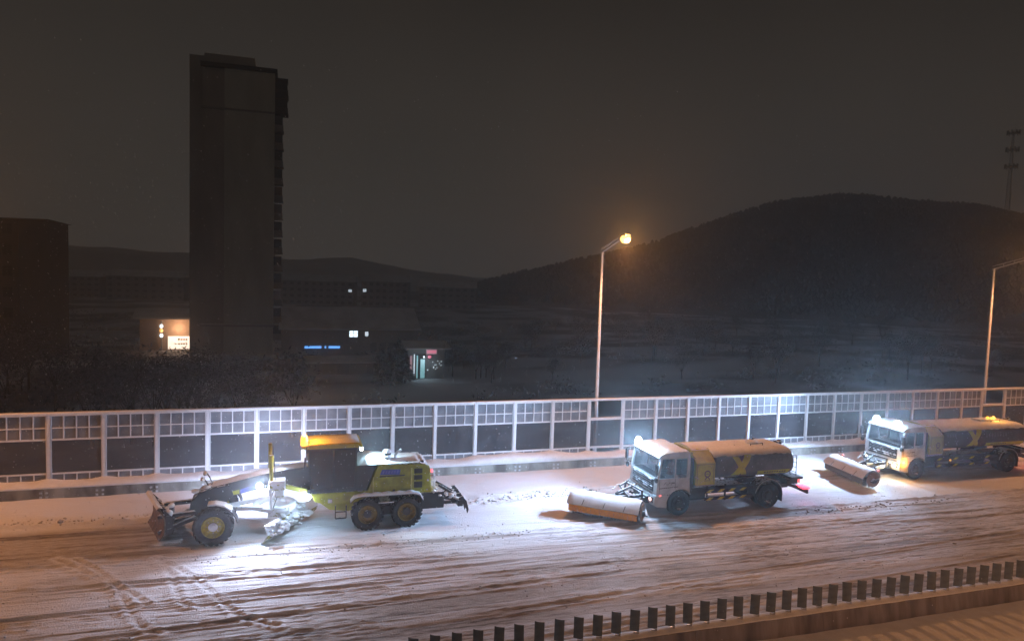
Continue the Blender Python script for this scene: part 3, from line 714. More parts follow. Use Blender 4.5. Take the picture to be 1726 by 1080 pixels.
    MB(GO).box((4.56, 26.875, 1.36), (4.62, 26.905, 2.28), .01).build('hood_rib', M['rib'], hood)
    MB(GO).box((3.10, 26.88, 1.4), (3.13, 26.905, 2.0), .008).build('hood_rib', M['rib'], hood)
    MB(GO).prism([(3.36, 2.06), (3.44, 2.27), (4.16, 2.25), (4.13, 2.04)], 26.892, 26.897).build('blue_decal', M['blue'], hood)
    mb = MB(GO)
    for k in range(6): mb.prism([(3.46 + k * .11, 2.10), (3.49 + k * .11, 2.22), (3.54 + k * .11, 2.22), (3.51 + k * .11, 2.10)], 26.886, 26.891)
    mb.build('lettering', M['violet'], hood)
    MB(GO).prism([(3.34, 1.97), (3.36, 2.03), (4.36, 2.03), (4.3, 1.98)], 26.892, 26.897).build('dark_stripe', M['ink'], hood)
    MB(GO).box((3.86, 26.882, 1.40), (3.96, 26.9, 1.46)).build('latch', M['ink'], hood)
    MB(GO).box((5.2, 26.885, 1.72), (5.29, 26.905, 1.8)).box((5.18, 26.885, 1.36), (5.26, 26.905, 1.4)).build('hood_latch', M['silver'], hood)
    mb = MB(GO); rows = []
    for i in range(17):
        x = 2.5 + 2.75 * i / 16; rr = []; amp = .20 * math.exp(-((x - 3.0) / .75) ** 2) + .05
        for j in range(9):
            y = 26.9 + 1.6 * j / 8; ed = min(i, 16 - i, j, 8 - j)
            zb = 2.49 if x < 5.0 else 2.40
            rr.append((x, y, zb + (-.01 if ed == 0 else amp * .75 if ed == 1 else amp) + .015 * math.sin(i * 1.3 + j * 1.9) * (ed > 0)))
        rows.append(rr)
    mb.grid(rows); mb.build('snow_cap', M['snow'], hood, True)
    for c in ((3.66, 27.2, 2.72, .13),):
        MB(GO).cyl((c[0], c[1], 2.5), (c[0], c[1], 2.86), .07, .07, 12).cyl((c[0], c[1], 2.78), (c[0], c[1], 2.86), .15, .15, 14).build('air_precleaner', M['black'], hood, True)
        MB(GO).ball((c[0], c[1], 2.90), .17, 12, 8, (1, 1, .6)).ball((c[0], c[1], 2.72), .17, 12, 8, (1, 1, .5)).build('snow_lump', M['snow'], hood, True)
    MB(GO).tube([(4.0, 27.3, 2.5), (4.0, 27.3, 2.72), (4.08, 27.25, 2.86), (4.22, 27.2, 2.96)], .05, 10).build('exhaust_pipe', M['galv'], hood, True)
    # tandem and rear wheels
    MB(GO).box((2.5, 26.95, .45), (4.85, 27.15, .85), .05).box((2.5, 28.25, .45), (4.85, 28.45, .85), .05).bar((3.64, 27.0, .7), (3.64, 28.4, .7), .4, .4).build('tandem_case', M['black'], t)
    for y, o in ((26.88, -1), (28.52, 1)):
        for x in (2.90, 4.41): wheel(t, GO, (x, y, .6), .61, .44, M['rimdark'], M['rubber'], o, M['black'], hub=.58)
    mb = MB(GO); pr = [(2.22, 1.12), (2.3, 1.26), (2.55, 1.36), (4.7, 1.36), (4.95, 1.26), (5.08, .98)]
    for y0, y1 in ((26.64, 27.12), (28.28, 28.76)): mb.prism(pr + [(5.03, .98), (4.91, 1.22), (4.68, 1.30), (2.57, 1.30), (2.34, 1.22), (2.27, 1.12)], y0, y1)
    fe = mb.build('rear_mudguard', M['black'], t)
    mb = MB(GO); rows = []
    for i in range(22):
        x = 2.24 + 2.80 * i / 21; zt = float(np.interp(x, [p[0] for p in pr], [p[1] for p in pr])); k = .05 + .02 * math.sin(i * 1.9)
        rows.append([(x, 26.625, zt - .035), (x, 26.63, zt + k * .6), (x, 26.72, zt + k), (x, 26.85, zt + k), (x, 26.9, zt)])
    mb.grid(rows); mb.build('snow_cap', M['snow'], fe, True)
    MB(GO).box((3.3, 26.66, 1.02), (3.9, 26.69, 1.06)).build('tandem_badge', M['silver'], t)
    # rear: counterweight, ripper with shanks, lamps
    MB(GO).box((5.0, 27.0, .55), (5.95, 28.4, 1.22), .05).build('counterweight', M['black'], t)
    mb = MB(GO).bar((5.9, 27.3, .95), (6.6, 27.3, .75), .14, .18).bar((5.9, 28.1, .95), (6.6, 28.1, .75), .14, .18).bar((6.6, 26.9, .72), (6.6, 28.5, .72), .2, .24)
    mb.bar((5.9, 27.5, .62), (6.55, 27.5, .6), .1, .12).bar((5.8, 27.45, 1.35), (6.5, 27.5, .9), .09, .09).bar((5.8, 27.95, 1.35), (6.5, 28.0, .9), .09, .09)
    rp = mb.build('ripper_frame', M['black'], t)
    for y in (26.95, 27.4, 27.95, 28.45): MB(GO).prism([(6.55, .95), (6.68, 1.0), (6.85, .8), (6.95, .45), (6.9, .28), (6.84, .5), (6.72, .68), (6.55, .7)], y - .04, y + .04).build('ripper_shank', M['black'], rp)
    mb = MB(GO); rnd = random.Random(9)
    for i in range(40):
        x = rnd.uniform(5.5, 6.8); mb.ball((x, rnd.uniform(26.95, 28.4), 1.28 - (x - 5.5) * .36 + rnd.uniform(-.12, .1)), rnd.uniform(.03, .09), 7, 5, (1.3, 1.2, .7))
    mb.build('snow_lump', M['snow'], rp, True)
    for z in (2.10,):
        MB(GO).box((5.38, 26.92, z - .06), (5.44, 27.04, z + .06), .01).build('tail_lamp', M['lamp_red'], t)
    MB(GO).box((5.39, 26.92, 1.84), (5.45, 27.04, 1.94), .01).build('reverse_lamp', M['silver'], t)
    MB(GO).tube([(5.42, 26.95, 2.2), (5.5, 26.95, 2.0), (5.5, 26.95, 1.3)], .02).build('rear_rail', M['bolt'], t)
    # work lamps: on the boom flank and below the cab
    for (x, y, z, p, nm, ps) in ((-1.02, 27.27, 1.80, 1200, (.02, -.35, -.8), .12), (.70, 26.98, 1.36, 300, (-1, -.25, -.55), .10)):
        MB(GO).cyl((x + .1, y + .05, z), (x - .02, y - .01, z), .07, .09, 14).build('work_lamp', M['plain_black'], t, True)
        MB(GO).ball((x - .02, y - .03, z), .125, 14, 9).build('work_lamp_lens', M['lamp_cold'], t, True)
    light('SPOT', (-1.06 - GO[0], 27.05 - GO[1], 1.80), (.62, .73, 1), 1800, t, .08, (.1, -1, -.06), 136, 1)
    light('SPOT', (-1.06 - GO[0], 26.98 - GO[1], 1.86), (.40, .64, 1), 140, t, .06, (-.3, -1, .5), 76, .9)  # flare spot added by the boom lamp, aimed to the viewpoint side
    light('SPOT', (.62 - GO[0], 26.78 - GO[1], 1.40), (.40, .64, 1), 140, t, .06, (-.3, -1, .5), 76, .9)  # added flare spot for the lamp below the cab
    light('POINT', (-1.06 - GO[0], 27.0 - GO[1], 1.78), (.62, .73, 1), 35, t, .06)
    light('POINT', (.60 - GO[0], 26.80 - GO[1], 1.28), (.50, .68, 1), 45, t, .06)
    light('SPOT', (-1.1 - GO[0], 28.4 - GO[1], 1.80), (.60, .70, 1), 2000, t, .06, (.05, 1, -.38), 118, 1)
    light('SPOT', (.40 - GO[0], 27.1 - GO[1], 3.2), (.56, .72, 1), 170, t, .05, (-1, -.25, -.45), 110, .6)
M['yellow_snowy'] = mat('snow_dusted_yellow_paint', (.38, .33, .08), .5, var=.2, scale=4, snow=1.25, bump=.1)
M['blade'] = mat('worn_blade_steel', (.20, .13, .085), .55, .2, var=.25, scale=5, snow=.1)
M['roofy'] = mat('cab_roof_yellow_paint', (.52, .36, .02), .4, var=.08, coat=.3)
M['lamp_rear'] = glow('rear_work_lamp_lens', (.5, .8, 1), 20)
M['lamp_cab'] = glow('cab_lamp_lens', (.7, .8, 1), 9)
M['vent'] = mat('dull_vent_slat', (.09, .08, .03), .6)
M['rib'] = mat('pale_yellow_rib', (.62, .58, .16), .4)
M['violet'] = mat('pale_violet_lettering', (.16, .14, .42), .5)
M['rimdark'] = mat('dull_ochre_rim_paint', (.24, .15, .025), .55, var=.2, scale=8)
grader()

# ------------------------------------------------------------------ snow clearing tank trucks (drive towards -x); local x runs back from the bumper
TW = 1.2
def truck(loc, label, ext, lit, tmat, boxmat, brush_lit, bdir=(.75, -.66), bc=(-2.08, -.72)):
    t = thing('snow_truck', label, 'snow truck', loc, 0, 'tank trucks with front snow brooms')
    wf, wr = 1.12, 5.62 + ext
    # --- cab
    arch = [(wf + .62 * math.cos(a), .52 + .62 * math.sin(a)) for a in [R(d) for d in (195, 172, 150, 128, 105, 82, 60, 38)]]
    low = [(.10, .42), (.02, .7), (0, 1.0), (.02, 1.62), (1.56, 1.62), (1.6, .9)] + arch[::-1]
    cab = MB().prism(low, -TW, TW, .02).build('cab', M['white_cab'], t)
    MB().prism([(.14, 2.44), (.06, 2.5), (.10, 2.58), (.34, 2.68), (.8, 2.73), (1.45, 2.73), (1.56, 2.66), (1.58, 2.44)], -TW + .03, TW - .03, .04).build('cab_roof', M['white_cab'], cab)
    for s in (-1, 1):
        y = s * (TW - .055)
        MB().bar((.05, y, 1.6), (.2, y, 2.47), .11, .09).build('pillar', M['white_cab'], cab)
        MB().bar((.86, y, 1.6), (.86, y, 2.46), .07, .08).box((.86, y - .035, 1.6), (1.0, y + .035, 1.74)).build('pillar', M['white_cab'], cab)
        MB().bar((1.50, y, 1.6), (1.50, y, 2.46), .07, .16).build('pillar', M['white_cab'], cab)
    MB().box((1.545, -TW + .04, 1.58), (1.575, TW - .04, 2.5)).build('rear_panel', M['white_cab'], cab)
    MB().face([(.025, -TW + .1, 1.64), (.025, TW - .1, 1.64), (.17, TW - .1, 2.46), (.17, -TW + .1, 2.46)]).build('windscreen', M['win'], cab)
    for s in (-1, 1):
        MB().prism([(.14, 1.63), (.82, 1.63), (.82, 2.44), (.24, 2.44)], s * (TW - .03) - .006, s * (TW - .03) + .006).build('side_window', M['win'], cab)
        MB().prism([(1.01, 1.75), (1.43, 1.78), (1.43, 2.42), (.91, 2.42), (.91, 1.75)], s * (TW - .03) - .006, s * (TW - .03) + .006).build('quarter_window', M['win'], cab)
    MB().box((.12, -1.05, 1.45), (.5, 1.05, 1.66), .04).build('dashboard', M['plain_black'], cab)
    MB().lathe([(-.015, .2), (0, .22), (.015, .2), (0, .18), (-.015, .2)], (.62, -.55, 1.82), 20, 'z').build('steering_wheel', M['plain_black'], cab)
    for y in (-.55, .55): MB().box((.85, y - .26, 1.3), (1.3, y + .26, 1.5), .05).box((1.26, y - .24, 1.5), (1.4, y + .24, 2.15), .05).build('seat', M['plain_black'], cab)
    # door seam, handle, lettering
    mb = MB()
    for a, b in (((.13, 1.6), (.13, .95)), ((.88, 1.6), (.88, 1.16)), ((.13, .95), (.42, .95))): mb.bar((a[0], -TW - .001, a[1]), (b[0], -TW - .001, b[1]), .006, .012)
    mb.build('door_seam', M['ink'], cab)
    MB().box((.68, -TW - .03, 1.42), (.84, -TW - .004, 1.46), .008).build('door_handle', M['ink'], cab)
    mb = MB(); rnd = random.Random(11)
    for k in range(7):
        x = .34 + k * .055; z = 1.40 + .05 * math.sin(k * 1.7); mb.bar((x, -TW - .003, z - .03), (x + .05, -TW - .003, z + .035), .004, .016)
    for k in range(9): mb.bar((.12 + k * .1, -TW - .003, 1.215 + .004 * k), (.20 + k * .1, -TW - .003, 1.225 + .004 * k), .004, .03)
    for k in range(3): mb.bar((.5 + k * .09, -TW - .003, .93), (.56 + k * .09, -TW - .003, .935), .004, .03)
    mb.build('door_lettering', M['ink'], cab)
    # grille, badge, bumper, lamps
    gr = MB().box((-.03, -.92, 1.02), (.015, .92, 1.56), .02).build('grille', M['black'], cab)
    for k in range(5): MB().bar((-.045, -.86, 1.12 + k * .09), (-.045, .86, 1.12 + k * .09), .03, .035).build('grille_bar', M['black'], gr)
    MB().lathe([(-.01, .09), (.0, .11), (.01, .09), (0, .07), (-.01, .09)], (-.07, 0, 1.36), 18, 'x').build('badge', M['silver'], gr)
    mb = MB(); rnd = random.Random(4)
    for k in range(22): mb.ball((-.06, rnd.uniform(-.85, .85), rnd.choice((1.58, 1.16, 1.25, 1.34, 1.54, 1.6))), rnd.uniform(.03, .08), 7, 5, (.6, 1.8, .6))
    mb.build('snow_lump', M['snow'], gr, True)
    MB().prism([(-.06, .5), (-.1, .62), (-.08, .9), (.06, .98), (.4, .94), (.46, .6), (.4, .44), (.05, .42)], -TW - .01, TW + .01, .03).build('bumper', M['white_cab'], cab)
    for s in (-1, 1):
        MB().box((-.115, s * .93 - .17, .60), (-.06, s * .93 + .17, .84), .02).build('headlamp_housing', M['charcoal'], cab)
        MB().ball((-.12, s * .9, .71), .085, 12, 8, (.5, 1.2, .9)).build('headlamp', M['lamp_head'] if lit else M['lamp_dim'], cab, True)
        MB().box((.12, s * (TW + .012) - .012, .88), (.22, s * (TW + .012) + .012, .96), .008).build('indicator', M['lamp_orange'] if lit else M['lamp_red2'], cab)
        # mirrors
        MB().tube([(.12, s * 1.16, 2.4), (-.1, s * 1.36, 2.36), (-.12, s * 1.36, 1.8), (.08, s * 1.18, 1.72)], .018, 6).build('mirror_arm', M['plain_black'], cab)
        MB().box((-.16, s * 1.36 - .1, 1.86), (-.08, s * 1.36 + .1, 2.3), .03).ball((-.1, s * 1.30, 1.62), .12, 10, 8, (.6, 1, 1)).build('mirror', M['plain_black'], cab, True)
    # roof work lamps and the sun-visor board they stand on
    MB().prism([(.02, 2.52), (.0, 2.56), (.3, 2.70), (.34, 2.68)], -.95, .95).build('visor', M['white_cab'], cab)
    for y in (-.9, .5):
        MB().cyl((.12, y, 2.80), (.0, y, 2.79), .10, .13, 14).bar((.08, y, 2.58), (.08, y, 2.74), .04).build('roof_lamp', M['plain_black'], t, True)
        MB().ball((-.02, y, 2.83), .215, 14, 9, (.6, 1, 1)).build('roof_lamp_lens', M['lamp_cold'], t, True)
        light('SPOT', (-.16, y, 2.80), (.46, .66, 1), 5200 if y > 0 else 2600, t, .08, (-1, .10 + (y + .2) * .3, -.10), 126, 1)
        light('POINT', (-.22, y, 2.86), (.40, .66, 1), 200, t, .08)  # added point ahead of the lens, gives the air a halo
        light('SPOT', (-.16, y - .12, 2.9), (.34, .62, 1), 1250, t, .08, (-.6, -1, .6), 80, .9)  # halo spot added, tilted up and towards the viewpoint, clear of the roof
    if lit:
        for s in (-1, 1): light('SPOT', (-.24, s * .9, .71), (1, .80, .5), 260, t, .06, (-1, s * .02, -.12), 80, .7)
        light('POINT', (.17, -TW - .15, .92), (1, .38, .04), 26, t, .04)
        light('POINT', (-.34, -1.0, .72), (1, .66, .3), 35, t, .05)
    # snow on the cab roof
    mb = MB(); rows = []
    for i in range(10):
        x = .26 + 1.36 * i / 9; rr = []
        for j in range(15):
            y = -1.12 + 2.24 * j / 14; ed = min(i, 9 - i, j, 14 - j); zb = float(np.interp(x, [.12, .34, .8, 1.45, 1.62], [2.56, 2.68, 2.73, 2.73, 2.66]))
            rr.append((x, y, zb + (-.015 if ed == 0 else .035 if ed == 1 else .06) + .015 * math.sin(i * 1.6 + j * 1.2) * (ed > 0)))
        rows.append(rr)
    mb.grid(rows); mb.build('snow_cap', M['snow'], cab, True)
    # --- chassis
    Lr = 7.2 + ext
    MB().box((.6, -.45, .62), (Lr, -.33, .92)).box((.6, .33, .62), (Lr, .45, .92)).box((2.0, -.32, .55), (wr - .8, .32, .9)).box((1.7, -1.0, .55), (2.5, -.46, 1.1), .04).box((2.0, .46, .55), (3.2, 1.0, 1.1), .04).bar((wf, -1, .5), (wf, 1, .5), .16, .16).bar((wr, -1, .55), (wr, 1, .55), .22, .22).build('chassis', M['black'], t)
    for y, o in ((-1.02, -1), (1.02, 1)):
        wheel(t, (0, 0, 0), (wf, y, .51), .52, .3, M['black'], M['rubber'], o, lug=False)
        wheel(t, (0, 0, 0), (wr, y, .55), .55, .34, M['black'], M['rubber'], o, lug=False)
        wheel(t, (0, 0, 0), (wr, y - o * .36, .55), .55, .3, M['black'], M['rubber'], o, lug=False)
    # mudguards over the rear wheels
    for s in (-1, 1):
        arc = [(wr + .72 * math.cos(R(d)), .56 + .72 * math.sin(R(d))) for d in range(0, 181, 12)]
        mb = MB().prism(arc + [(wr + (x - wr) * .95, .56 + (z - .56) * .95) for x, z in arc[::-1]], s * 1.19, s * .6)
        mg = mb.build('rear_mudguard', M['black'], t)
        a2 = arc[2:-1]
        MB().prism([(wr + (x - wr) * 1.02, .56 + (z - .56) * 1.02) for x, z in a2] + [(wr + (x - wr) * .985, .56 + (z - .56) * .985) for x, z in a2[::-1]], s * 1.195, s * 1.16).build('mudguard_edge', M['galv'], mg)
        MB().box((wr + .70, s * .9 - .26, .25), (wr + .73, s * .9 + .26, .6)).build('mudflap', M['plain_black'], mg)
    # side guard rails with slanted hazard marks
    for s in (-1, 1):
        for z in (.62, .96):
            rl = MB().box((2.35, s * 1.17 - .02, z - .07), (wr - .85, s * 1.17 + .02, z + .07)).build('side_rail', M['plain_black'], t)
            n = 4
            for k in range(n):
                x = 2.6 + k * (wr - 3.75) / (n - .6)
                MB().prism([(x - .2, z - .06), (x + .02, z - .06), (x + .2, z + .06), (x - .02, z + .06)], s * 1.192, s * 1.198).build('hazard_mark', M['hazard'], rl)
        for x in (2.5, 3.4, wr - 1.0): MB().box((x - .03, s * 1.1 - .03, .5), (x + .03, s * 1.1 + .03, 1.2)).build('rail_bracket', M['plain_black'], t)
    # --- yellow equipment box behind the cab
    bx = MB().prism([(-1.2, 1.24), (-1.2, 2.2), (-.62, 2.68), (.62, 2.68), (1.2, 2.2), (1.2, 1.24)], 1.84, 2.80, .03, ax='x').build('equipment_box', boxmat, t)
    mb = MB().bar((1.9, -1.212, 2.14), (2.74, -1.212, 2.14), .01, .012).bar((1.92, -1.212, 1.3), (1.92, -1.212, 2.14), .01, .012).bar((2.72, -1.212, 1.3), (2.72, -1.212, 2.14), .01, .012)
    mb.build('box_seam', M['boxseam'], bx)
    mb = MB()
    mb.lathe([(-.004, .10), (-.006, .13), (-.004, .155), (-.002, .13), (-.004, .10)], (2.42, -1.203, 1.72), 20, 'y')
    mb.prism([(2.28, 1.48), (2.40, 1.62), (2.44, 1.62), (2.56, 1.48), (2.52, 1.46), (2.42, 1.57), (2.32, 1.46)], -1.208, -1.203).box((2.27, -1.208, 1.42), (2.57, -1.203, 1.44)).box((2.34, -1.208, 1.71), (2.50, -1.203, 1.735))
    mb.build('emblem', M['boxseam'], bx)
    MB().bar((1.80, -1.18, 1.62), (1.98, -1.24, 1.54), .03, .05).build('box_handle', M['rib'], bx)
    MB().bar((1.66, -.95, 2.62), (2.0, -1.0, 2.28), .05, .06).bar((1.7, -1.0, 2.28), (1.95, -1.0, 2.2), .04, .06).build('box_strap', M['rib'], bx)
    MB().box((1.63, -.95, 2.2), (1.82, -.85, 2.62), .03).build('hose_reel_cover', M['lime'], bx)
    MB().box((1.62, -1.1, 1.1), (1.80, 1.1, 2.4), .02).build('air_intake', M['plain_black'], t)
    MB().bar((1.9, -1.13, 1.21), (2.75, -1.13, 1.21), .05, .05).build('box_skid', M['galv'], bx)
    mb = MB(); rows = []
    for i in range(6):
        x = 1.9 + .86 * i / 5
        rows.append([(x, -.70, 2.63), (x, -.58, 2.70 + .02 * math.sin(i * 2)), (x, -.3, 2.74), (x, .3, 2.74), (x, .7, 2.63)])
    mb.grid(rows); mb.build('snow_cap', M['snow'], bx, True)
    # --- tank: rounded-box section
    x0, x1 = 2.86, 6.98 + ext; zc, hz, hy, cr = 1.98, .60, 1.17, .50
    def section(k, n=10):
        p = []
        H_, Y_ = hz * k, hy * k; c = cr * k
        for (sy, sz, a0) in ((1, 1, 0), (-1, 1, 90), (-1, -1, 180), (1, -1, 270)):
            for i in range(n + 1):
                a = R(a0 + 90 * i / n); p.append((sy * (Y_ - c) + c * math.cos(a), zc + sz * (H_ - c) + c * math.sin(a)))
        return p
    mb = MB(); rows = []
    for x, k in ((x0, .90), (x0 + .05, .97), (x0 + .14, 1), (x1 - .42, 1), (x1 - .2, .985), (x1 - .08, .95), (x1 - .02, .88), (x1, .75), (x1 + .02, .4)):
        rows.append([(x, y, z) for y, z in section(k)])
    V = mb.grid(rows, True); mb.bm.faces.new(V[0]); mb.bm.faces.new(V[-1][::-1])
    tk = mb.build('tank', tmat, t, True)
    def ynear(z):
        dz = abs(z - zc) - (hz - cr); return -(hy - cr) - (math.sqrt(max(0, cr * cr - dz * dz)) if dz > 0 else cr)
    def decal(poly_rows, nm, mt, off=.005):
        """poly_rows: list of (z, xa, xb) strips bent over the tank's near flank"""
        mb = MB(); mb.grid([[(xa, ynear(z) - off, z), (xb, ynear(z) - off, z)] for z, xa, xb in poly_rows]); return mb.build(nm, mt, tk, True)
    zs = [1.50 + i * .095 for i in range(11)]
    cx = 4.18 + ext * .45
    if not lit or True:
        # two crossing wedges of the X mark
        lo, hi = 1.44, 2.42; K = [i / 8 for i in range(9)]
        decal([(lo + (hi - lo) * k, cx + .10 - .62 * k, cx + .36 - .56 * k) for k in K], 'logo_stroke', M['tanky'], .005)
        decal([(lo + (hi - lo) * k, cx - .58 + .74 * k, cx - .14 + .66 * k) for k in K], 'logo_stroke', M['tanky'], .008)
    decal([(1.50, cx + .86, x1 - .3), (1.55, cx + .86, x1 - .3), (1.62, cx + .84, x1 - .28), (1.69, cx + .82, x1 - .28)], 'yellow_band', M['tanky'])
    rnd = random.Random(21)
    for k in range(9):
        xa = cx + 1.2 + k * .13; MB().grid_([[(xa, ynear(z) - .009, z), (xa + .085, ynear(z) - .009, z)] for z in (1.56, 1.60, 1.64)]).build('letter', M['ink'], tk)
    for k in range(8):
        xa = cx + .72 + k * .2; zz_ = (2.0, 2.06, 2.11, 2.16, 2.22); hw = (.018, .06, .06, .06, .018) if k % 3 else (.06, .06, .02, .02, .06)
        MB().grid_([[(xa + .06 - h_, ynear(z) - .006, z), (xa + .06 + h_, ynear(z) - .006, z)] for z, h_ in zip(zz_, hw)]).build('letter', M['tank_ink'], tk)
    for k in range(4):
        xa = 3.05 + k * .17; MB().grid_([[(xa, ynear(z) - .006, z), (xa + .12, ynear(z) - .006, z)] for z in (2.10, 2.18, 2.26)]).build('letter', M['tank_ink'], tk)
    for k in range(4): MB().grid_([[(cx + .46 + k * .09 - (z - 1.46) * .15, ynear(z) - .006, z), (cx + .51 + k * .09 - (z - 1.46) * .15, ynear(z) - .006, z)] for z in (1.46, 1.53, 1.60)]).build('maroon_mark', M['maroon'], tk)
    # snow blanket on top
    ys = [-1.06, -1.04, -.95, -.8, -.5, 0, .5, .8, .95, 1.04, 1.06]
    def ztop(y):
        d = abs(y) - (hy - cr); return zc + (hz - cr) + (cr if d <= 0 else math.sqrt(max(0, cr * cr - d * d)))
    mb = MB(); rows = []; n = 34
    for i in range(n + 1):
        x = x0 - .1 + (x1 - x0 - .05) * i / n; rr = []
        for j, y in enumerate(ys):
            ed = min(j, len(ys) - 1 - j); en = min(i, n - i)
            yy = y * (1 + .012 * math.sin(i * .9 + 1.3 * math.sin(i * .37)) + .008 * math.sin(i * 2.3)) if ed < 2 else y
            yy = max(-1.165, min(1.12, yy))
            th = (-.01 if ed == 0 else .02 if ed == 1 else .05) * (.3 if en == 0 else 1)
            rr.append((x, yy, ztop(yy) + th + .01 * math.sin(i * 1.1 + j * 2)))
        rows.append(rr)
    mb.grid(rows); mb.build('snow_cap', M['snow'], tk, True)
    xm = x1 - 1.55
    mb = MB().cyl((xm, 0, 2.55), (xm, 0, 2.70), .26, .26, 18).ball((xm, 0, 2.70), .28, 14, 8, (1, 1, .35)); mb.build('manhole', M['snow'], tk, True)
    MB().tube([(xm - .32, -.4, 2.58), (xm - .32, -.4, 2.72), (xm + .32, -.4, 2.72), (xm + .32, -.4, 2.58)], .015, 6).build('step_hoop', M['black'], tk)
    MB().bar((xm - .1, .1, 2.76), (xm + .25, .1, 2.84), .05).bar((xm + .1, .05, 2.79), (xm + .1, .05, 2.89), .05).build('manhole_fittings', M['black'], tk)
    # rear end: deck, ladder, pump, lamps, spreader bumper
    rx = x1
    MB().box((rx - .15, -1.1, 1.18), (rx + .5, 1.1, 1.28), .02).box((rx - .3, -1.0, .95), (rx + .3, 1.0, 1.18), .02).build('rear_deck', M['black'], t)
    for y in (-.95, -.55): MB().tube([(rx + .22, y, 1.28), (rx + .22, y, 2.2), (rx - .02, y, 2.28)], .022, 8).build('ladder_rail', M['galv'], t)
    mb = MB()
    for k in range(4): mb.bar((rx + .22, -.95, 1.45 + k * .22), (rx + .22, -.55, 1.45 + k * .22), .025)
    mb.build('ladder_rungs', M['galv'], t)
    MB().box((rx - .12, -.1, 2.45), (rx + .06, .3, 2.66), .03).ball((rx + .06, .1, 2.62), .12, 8, 6).build('rear_fitting', M['black'], t)
    MB().cyl((rx + .08, .2, 1.7), (rx + .5, .2, 1.7), .3, .25, 14).box((rx + .05, -.35, 1.3), (rx + .42, .8, 1.55), .04).build('spreader_pump', M['black'], t)
    MB().bar((rx - .2, -.6, .9), (rx + .75, -.75, .62), .12, .14).bar((rx - .2, .6, .9), (rx + .75, .75, .62), .12, .14).bar((rx + .75, -1.15, .60), (rx + .75, 1.15, .60), .1, .2, .01).build('rear_bumper', M['black'], t)
    MB().box((rx + .32, -1.06, 1.0), (rx + .37, -.9, 1.16), .01).build('glowing_reflector', M['lamp_red2'], t)  # red emission put on a reflector, standing for its glint
    for s in (-1, 1):
        MB().box((rx + .806, s * .86 - .22, .54), (rx + .86, s * .86 + .22, .68), .01).box((rx + .52, s * .9 - .26, .705), (rx + .86, s * .9 + .26, .77), .01).build('tail_lamp', M['lamp_red'], t)  # upper slab added as a glowing stand-in for the red-lit bumper
        light('POINT', (rx + .98, s * .86, .55), (1, .04, .10), 3, t, .05)
    if lit:
        MB().box((3.28, -1.235, .86), (3.36, -1.205, .93), .008).build('marker_lamp', M['lamp_orange'], t)
        bar = MB().box((xm - .95, -.25, 2.66), (xm - .35, .3, 2.74), .02).bar((xm - .35, -.1, 2.70), (xm + .35, -.1, 2.74), .14, .06).build('arrow_board', M['paint_white'], t)
        for dx in (-.25, .2): MB().ball((xm + dx, -.12, 2.81), .07, 10, 7).build('amber_beacon', M['lamp_orange'], bar)
        light('POINT', (xm + .2, -.25, 2.97), (1, .42, .05), 22, t, .04)
    # --- roller broom on its arms in front
    d = Vector((*bdir, 0)).normalized(); nf = Vector((d.y, -d.x, 0))
    c0 = Vector((*bc, 0)); hl = 1.5
    def bp(u, f, z):
        p = c0 + d * u + nf * f; return (p.x, p.y, z)
    hs = [(.56, .52), (.50, .60), (.38, .74), (.20, .86), (.0, .92), (-.22, .88), (-.4, .75), (-.48, .55)]
    mb = MB(); rows = [[bp(u, f, z) for f, z in hs] + [bp(u, f * .93, z - .03) for f, z in hs[::-1]] for u in (-hl, -.5, .5, hl)]
    V = mb.grid(rows, True); mb.bm.faces.new(V[0]); mb.bm.faces.new(V[-1][::-1])
    br = mb.build('broom_hood', M['hood'], t, True)
    mb = MB(); rows = []
    rnd = random.Random(8)
    for i in range(20):
        u = -hl - .03 + (2 * hl + .04) * i / 19; k = .045 + rnd.uniform(-.012, .015); en = min(i, 19 - i)
        if en == 0: k = .006
        rows.append([bp(u, f * (1 + k * .9), z + k * (.2 + .9 * max(0, (z - .45) / .45))) for f, z in hs[:-1]])
    mb.grid(rows); mb.build('snow_cap', M['snow'], br, True)
    mb = MB()
    for u in (-.85, .05, .9): mb.bar(bp(u, .60, .56), bp(u + .05, .45, .76), .02, .012)
    mb.build('hood_seam', M['ink'], br)
    # orange skirt in strips, brush roller with bristles below
    n = 15
    for i in range(n):
        a = -hl + .04 + (2 * hl - .08) * i / n; b = a + (2 * hl - .08) / n - .012
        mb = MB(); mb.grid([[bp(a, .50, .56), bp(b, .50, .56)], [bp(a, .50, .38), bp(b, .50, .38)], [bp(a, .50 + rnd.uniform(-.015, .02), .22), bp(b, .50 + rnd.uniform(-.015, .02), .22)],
                           [bp(a, .48, .22), bp(b, .48, .22)], [bp(a, .46, .55), bp(b, .46, .55)]]); mb.build('skirt_strip', M['orange_b'] if brush_lit else M['skirt_shaded'], br)  # unlit broom takes a dark skirt, its shade put into the colour
    MB().cyl(bp(-hl + .06, -.02, .4), bp(hl - .06, -.02, .4), .16, .16, 14).build('brush_roller', M['black'], br)
    mb = MB()
    for i in range(900):
        u = rnd.uniform(-hl + .08, hl - .08); a = rnd.uniform(0, 2 * math.pi); r = rnd.uniform(.36, .46)
        p = bp(u, -.02 + .15 * math.cos(a), .4 + .15 * math.sin(a)); q = bp(u + rnd.uniform(-.03, .03), -.02 + r * math.cos(a), .4 + r * math.sin(a))
        w = d * .012
        mb.face([Vector(p) - w, Vector(p) + w, Vector(q) + w, Vector(q) - w])
    tag(mb.build('bristles', M['bristle'], br), kind='stuff')
    MB().cyl(bp(hl + .02, -.02, .46), bp(hl + .06, -.02, .46), .36, .36, 20).build('end_plate', M['endplate'], br)
